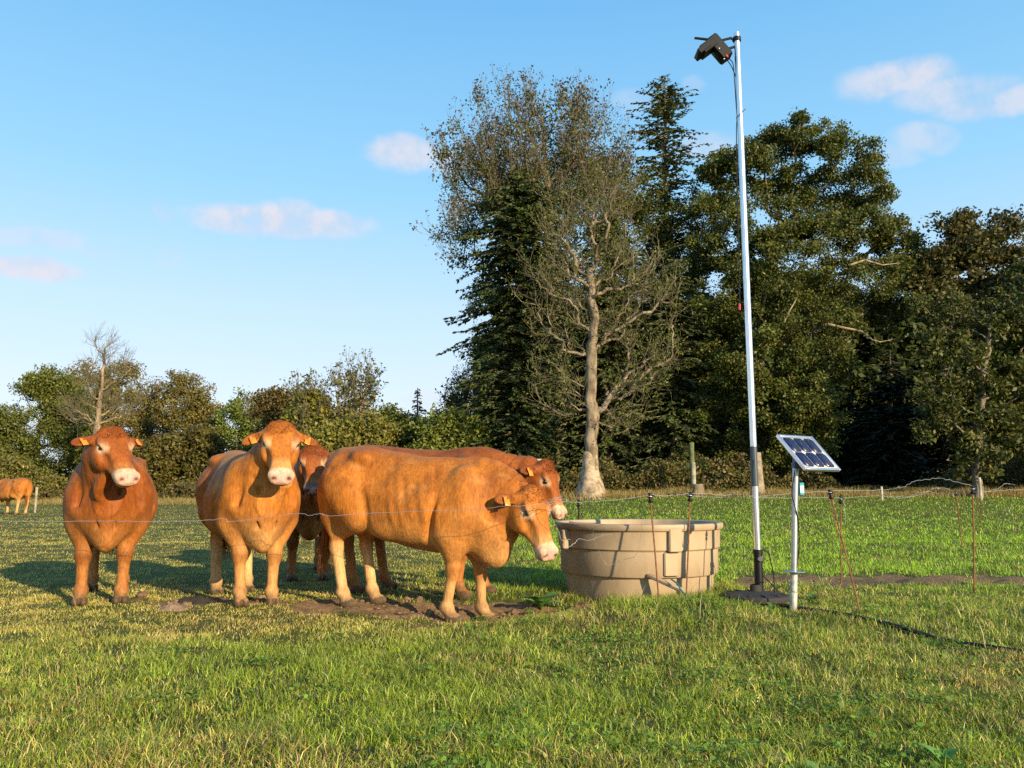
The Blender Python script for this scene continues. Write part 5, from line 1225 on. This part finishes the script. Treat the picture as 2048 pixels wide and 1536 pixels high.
def build_fence():
    def gb(px, py, d): q = at(px, py, d); q.z = gz1(q.x, q.y); return q
    A = fence_post(gb(1318, 1195, 6.55), at(1300, 992, 6.6), .0065, 'rusty rod slanting slightly left in front of the tub')
    fence_post(gb(1371, 1180, 6.75), at(1380, 990, 6.8), .0065, 'rusty rod in front of the right part of the tub')
    fence_post(gb(1721, 1225, 6.35), at(1660, 985, 6.6), .0065, 'rusty rod leaning strongly to the left beside the solar panel')
    fence_post(gb(1682, 1165, 8.4), at(1681, 997, 8.4), .0065, 'upright rusty rod crossing behind the leaning one')
    fence_post(gb(1948, 1178, 7.9), at(1945, 977, 7.9), .0080, 'tall upright rusty rod near the right edge')
    fence_post(gb(1924, 1090, 14), at(1912, 985, 14), .009, 'thin rusty rod farther off, left of the right-hand one')
    fence_post(gb(1962, 1040, 20), at(1952, 988, 20), .010, 'faint far rod right of the right-hand one', ins=False)
    fence_post(gb(1676, 1060, 16), at(1655, 985, 16), .009, 'thin far rod behind the leaning one', ins=False)
    fence_post(gb(1157, 1100, 9.6), at(1157, 1004, 9.6), .012, 'black plastic post beyond the left rim of the tub', mat_=M_black)
    fence_post(gb(1165, 1100, 9.9), at(1164, 1008, 9.9), .005, 'very thin black rod right next to the black plastic post', ins=False, mat_=M_black)
    def w(pts, lab, s, r=.0022, k=.004, n=7): wire([at(*p) for p in pts], 'fence_wire', lab, r, s, k, n)
    w([(-60, 1040, 6.3), (90, 1043, 6.3), (200, 1042, 6.3), (300, 1043, 6.3), (400, 1041, 6.3), (448, 1037, 6.3), (460, 1043, 6.3), (520, 1036, 6.28), (596, 1027, 6.25), (620, 1031, 6.22), (640, 1027, 6.2), (660, 1031, 6.2), (750, 1026, 6.15), (870, 1021, 6.0), (960, 1018, 5.9), (1010, 1012, 5.85), (1040, 1012, 5.85), (1080, 1008, 5.9), (1110, 1002, 6.2), (1155, 1004, 6.4), (1230, 1000, 6.5), (1300, 990, 6.6)], 'long thin fence wire crossing in front of all the cows', 1, .0017, .002)
    w([(1300, 990, 6.62), (1340, 992, 6.7), (1380, 988, 6.8), (1450, 990, 6.9), (1520, 992, 7.0), (1600, 985, 7.4), (1660, 982, 7.8), (1760, 980, 7.9), (1800, 975, 7.9), (1833, 962, 7.9), (1870, 957, 7.9), (1900, 960, 7.9), (1945, 972, 7.9)], 'upper fence wire arching over the dark gap to the tall rod', 2, .0021)
    w([(1380, 992, 6.82), (1500, 996, 7.2), (1600, 996, 8.0), (1682, 995, 8.4), (1765, 992, 8.4), (1800, 993, 8.4), (1840, 990, 8.4), (1866, 977, 8.4), (1890, 977, 8.4), (1912, 983, 8.4), (1945, 984, 7.95), (1990, 982, 7.9), (2060, 978, 7.9), (2120, 976, 7.9)], 'lower fence wire sagging between the crossed rods and the tall rod', 3, .0021)
    w([(1765, 992, 8.6), (1805, 996, 8.6), (1840, 985, 8.6), (1860, 983, 8.6), (1885, 988, 8.6), (1945, 985, 8.0), (1985, 981, 8), (2005, 971, 8), (2010, 968, 8), (2030, 970, 8)], 'loose kinked wire end beside the tall right-hand rod', 4, .0018)
    w([(1112, 1002, 6.3), (1098, 1012, 6.3), (1104, 1035, 6.3), (1117, 1062, 6.4), (1124, 1080, 6.4), (1140, 1078, 6.5)], 'loose wire hanging at the left rim of the tub', 5, .0018, .003)
    w([(1125, 1088, 6.5), (1132, 1096, 6.5), (1148, 1088, 6.55), (1158, 1078, 6.6), (1180, 1080, 6.7), (1200, 1072, 6.75), (1225, 1068, 6.8)], 'crooked loose wire across the front of the tub', 6, .0018, .004)
    w([(1085, 1008, 6.2), (1100, 998, 6.15), (1125, 994, 6.2), (1108, 1004, 6.25), (1092, 1014, 6.2), (1110, 1000, 6.15), (1138, 1000, 6.3), (1115, 1010, 6.2), (1100, 1024, 6.2)], 'small tangle of wire at the drinking cow\'s nose', 7, .0015, .004)
    w([(1190, 1046, 6.9), (1186, 1075, 7.0), (1200, 1105, 7.1), (1215, 1130, 7.15), (1250, 1118, 7.1), (1272, 1110, 7.0), (1282, 1070, 6.95), (1284, 1046, 6.9)], 'thin wire loop hanging against the front of the tub', 8, .0016, .003)
    w([(1688, 1000, 8.38), (1690, 1025, 8.38), (1691, 1046, 8.38)], 'short white wire end dangling from the upright crossed rod', 9, .0024, .001)

def build_small():
    # irrigation hose across the grass
    P = [(1560, 1200), (1620, 1212), (1680, 1222), (1740, 1232), (1800, 1243), (1870, 1258), (1940, 1272), (2010, 1282), (2080, 1292), (2160, 1300)]; pts = []
    for i, (px, py) in enumerate(P):
        y = (CAM_H - .04) * F_PX / (py - HOR); x = at(px, py, y).x; pts.append((x, y, gz1(x, y) + .018))
    m = MB(); m.tube(tube_curve(pts, 6), .014, 10); tag(m.obj('water_hose', M_black), 'black water pipe lying in the grass, running right from the solar post', 'hose')
    # broad-leaved weed by the mud
    def rosette(px, py, n, ln, label, seed, col=(.16, .34, .06)):
        rng = np.random.default_rng(seed); y = CAM_H * F_PX / (py - HOR); x = at(px, py, y).x
        for _ in range(4): y = (CAM_H - gz1(x, y)) * F_PX / (py - HOR); x = at(px, py, y).x
        z = gz1(x, y); root = thing('broad_leaved_weed', (x, y, z), label, 'weed', 'broad-leaved weeds')
        V, F, C = [], [], []; off = 0
        for k in range(n):
            a = 2 * math.pi * k / n + rng.uniform(-.3, .3); L = ln * rng.uniform(.6, 1.1); w = L * .30; el = rng.uniform(.7, 1.5)
            d = np.array((math.cos(a), math.sin(a), 0)); s = np.array((-math.sin(a), math.cos(a), 0)); c = np.array((.5, 1., 1.)) * 0 + rng.uniform(.7, 1.3)
            for i, (t, wf) in enumerate(((0, .06), (.25, .12), (.4, .7), (.6, 1.), (.8, .75), (1, .05))):
                p = np.array((x, y, z)) + d * L * t * (.45 + .4 * t) + np.array((0, 0, L * (el * t - .62 * t * t))); cup = np.array((0, 0, .18 * w * wf))
                V += [p - s * w * wf + cup, p, p + s * w * wf + cup]; C += [np.array(col) * c * (1 if i > 1 else .6)] * 3
            for i in range(5):
                b = off + i * 3; F += [(b, b + 1, b + 4, b + 3), (b + 1, b + 2, b + 5, b + 4)]
            off += 18
        link_mesh('leaves', np_mesh('leaves', V, [np.array(F)], col=np.array(C), smooth=True), leaf_mat('broad leaf ' + str(seed), .3, .45), root)
    rosette(1082, 1212, 11, .24, 'leafy green dock plant in the mud between cow and tub', 1)
    rosette(1062, 1222, 6, .09, 'smaller dock plant on the left of the leafy one', 2)
    rosette(1650, 1530, 7, .10, 'pale dock leaves at the bottom edge of the picture', 3, (.13, .24, .05))
    rosette(1885, 1505, 7, .09, 'bright green dock leaves in the lower right corner', 4)
    rosette(1625, 1195, 9, .08, 'dark green weed tuft at the foot of the solar post', 5, (.06, .15, .03))
    rosette(1545, 1212, 8, .07, 'small weed tuft in front of the mast foot plate', 6, (.07, .16, .03))
    # earth mound and dung
    for px, py, rx, h, lab, seed, col in ((345, 1210, .17, .07, 'small tan mound of earth between the two facing cows', 1, (.26, .17, .10)), (395, 1196, .20, .05, 'flat dark cow pat beside the tan mound', 2, (.030, .024, .016)), (1165, 1212, .16, .06, 'brown lump of soil at the left foot of the tub', 3, (.16, .08, .045))):
        rng = np.random.default_rng(seed); y = CAM_H * F_PX / (py - HOR); x = at(px, py, y).x
        for _ in range(4): y = (CAM_H - gz1(x, y)) * F_PX / (py - HOR); x = at(px, py, y).x
        m = MB(); n = 28; V = []; ph = rng.uniform(0, 6.28, 4); R = 9
        for i in range(R):
            f = i / (R - 1)
            for k in range(n):
                a = 2 * math.pi * k / n; q = rx * (1 - f * .98) * (1 + .16 * math.sin(2 * a + ph[0]) + .10 * math.sin(5 * a + ph[1])); X, Yq = x + q * math.cos(a), y + q * .7 * math.sin(a)
                V.append((X, Yq, gz1(X, Yq) - .015 + h * math.sin(f * math.pi / 2) ** 1.2 * (1 + .12 * rng.normal())))
        m.add(V, [(i * n + k, i * n + (k + 1) % n, (i + 1) * n + (k + 1) % n, (i + 1) * n + k) for i in range(R - 1) for k in range(n)]); o = m.obj('earth_mound' if seed != 2 else 'cow_pat', mat('lump ' + lab[:8], col, rough=.95, bump=1, bscale=45, var=.3, vscale=15)); tag(o, lab, 'mound' if seed != 2 else 'cow pat')
    # weathered posts and stumps at the foot of the wood
    def post(px, top, bot, wpx, Y, lab, nm, cat, col, flare=1.0):
        b = at(px, bot, Y); t = at(px, top, Y); g = gz1(b.x, Y); rng = np.random.default_rng(px); r = wpx / 2 / F_PX * Y
        pts = [np.array((b.x, Y, g - .1 + (t.z - g + .1) * f)) for f in np.linspace(0, 1, 7)]
        V, F = trunk_mesh(pts, [r * (flare + (1 - flare) * f) for f in np.linspace(0, 1, 7)], 12, 0, rng, .05); cap = np.arange(12)[None, :] + 72
        o = link_mesh(nm, np_mesh(nm, V, [F, cap], smooth=False), mat(nm + str(px), col, rough=.9, bump=.9, bscale=8, var=.35, vscale=4)); tag(o, lab, cat)
    post(1075, 918, 990, 17, 37, 'cut pale log post showing above the back of the drinking cow', 'wooden_post', 'post', (.42, .36, .22))
    post(1388, 925, 985, 9, 39.0, 'pale broken birch stem standing left of the mast', 'broken_stem', 'stem', (.30, .27, .20))
    post(1384, 885, 925, 10, 39.6, 'lichen green dead trunk left of the mast', 'dead_trunk', 'trunk', (.12, .13, .05))
    post(1397, 968, 992, 20, 37.6, 'low grey tree stump in the dry grass left of the mast', 'tree_stump', 'stump', (.22, .165, .10), 1.5)
    post(1516, 905, 996, 17, 38.2, 'pale old trunk with spreading roots just behind the mast', 'old_trunk', 'trunk', (.28, .22, .15), 1.7)
    post(1764, 973, 992, 4, 33, 'short pale stake in front of the dark gap', 'wooden_stake', 'stake', (.45, .38, .27))
    post(1961, 955, 985, 5, 33, 'pale stake at the foot of the overhanging tree', 'wooden_stake', 'stake', (.45, .40, .28))
    post(71, 974, 1012, 5, 33, 'white weathered stake right of the distant cow', 'wooden_stake', 'stake', (.36, .30, .24), .7)

build_ground()
big_trees()
far_trees()
undergrowth()
build_wood()
build_trough()
build_mast()
build_solar()
build_fence()
cows()
build_small()
build_clods()
build_clover()
build_grass()
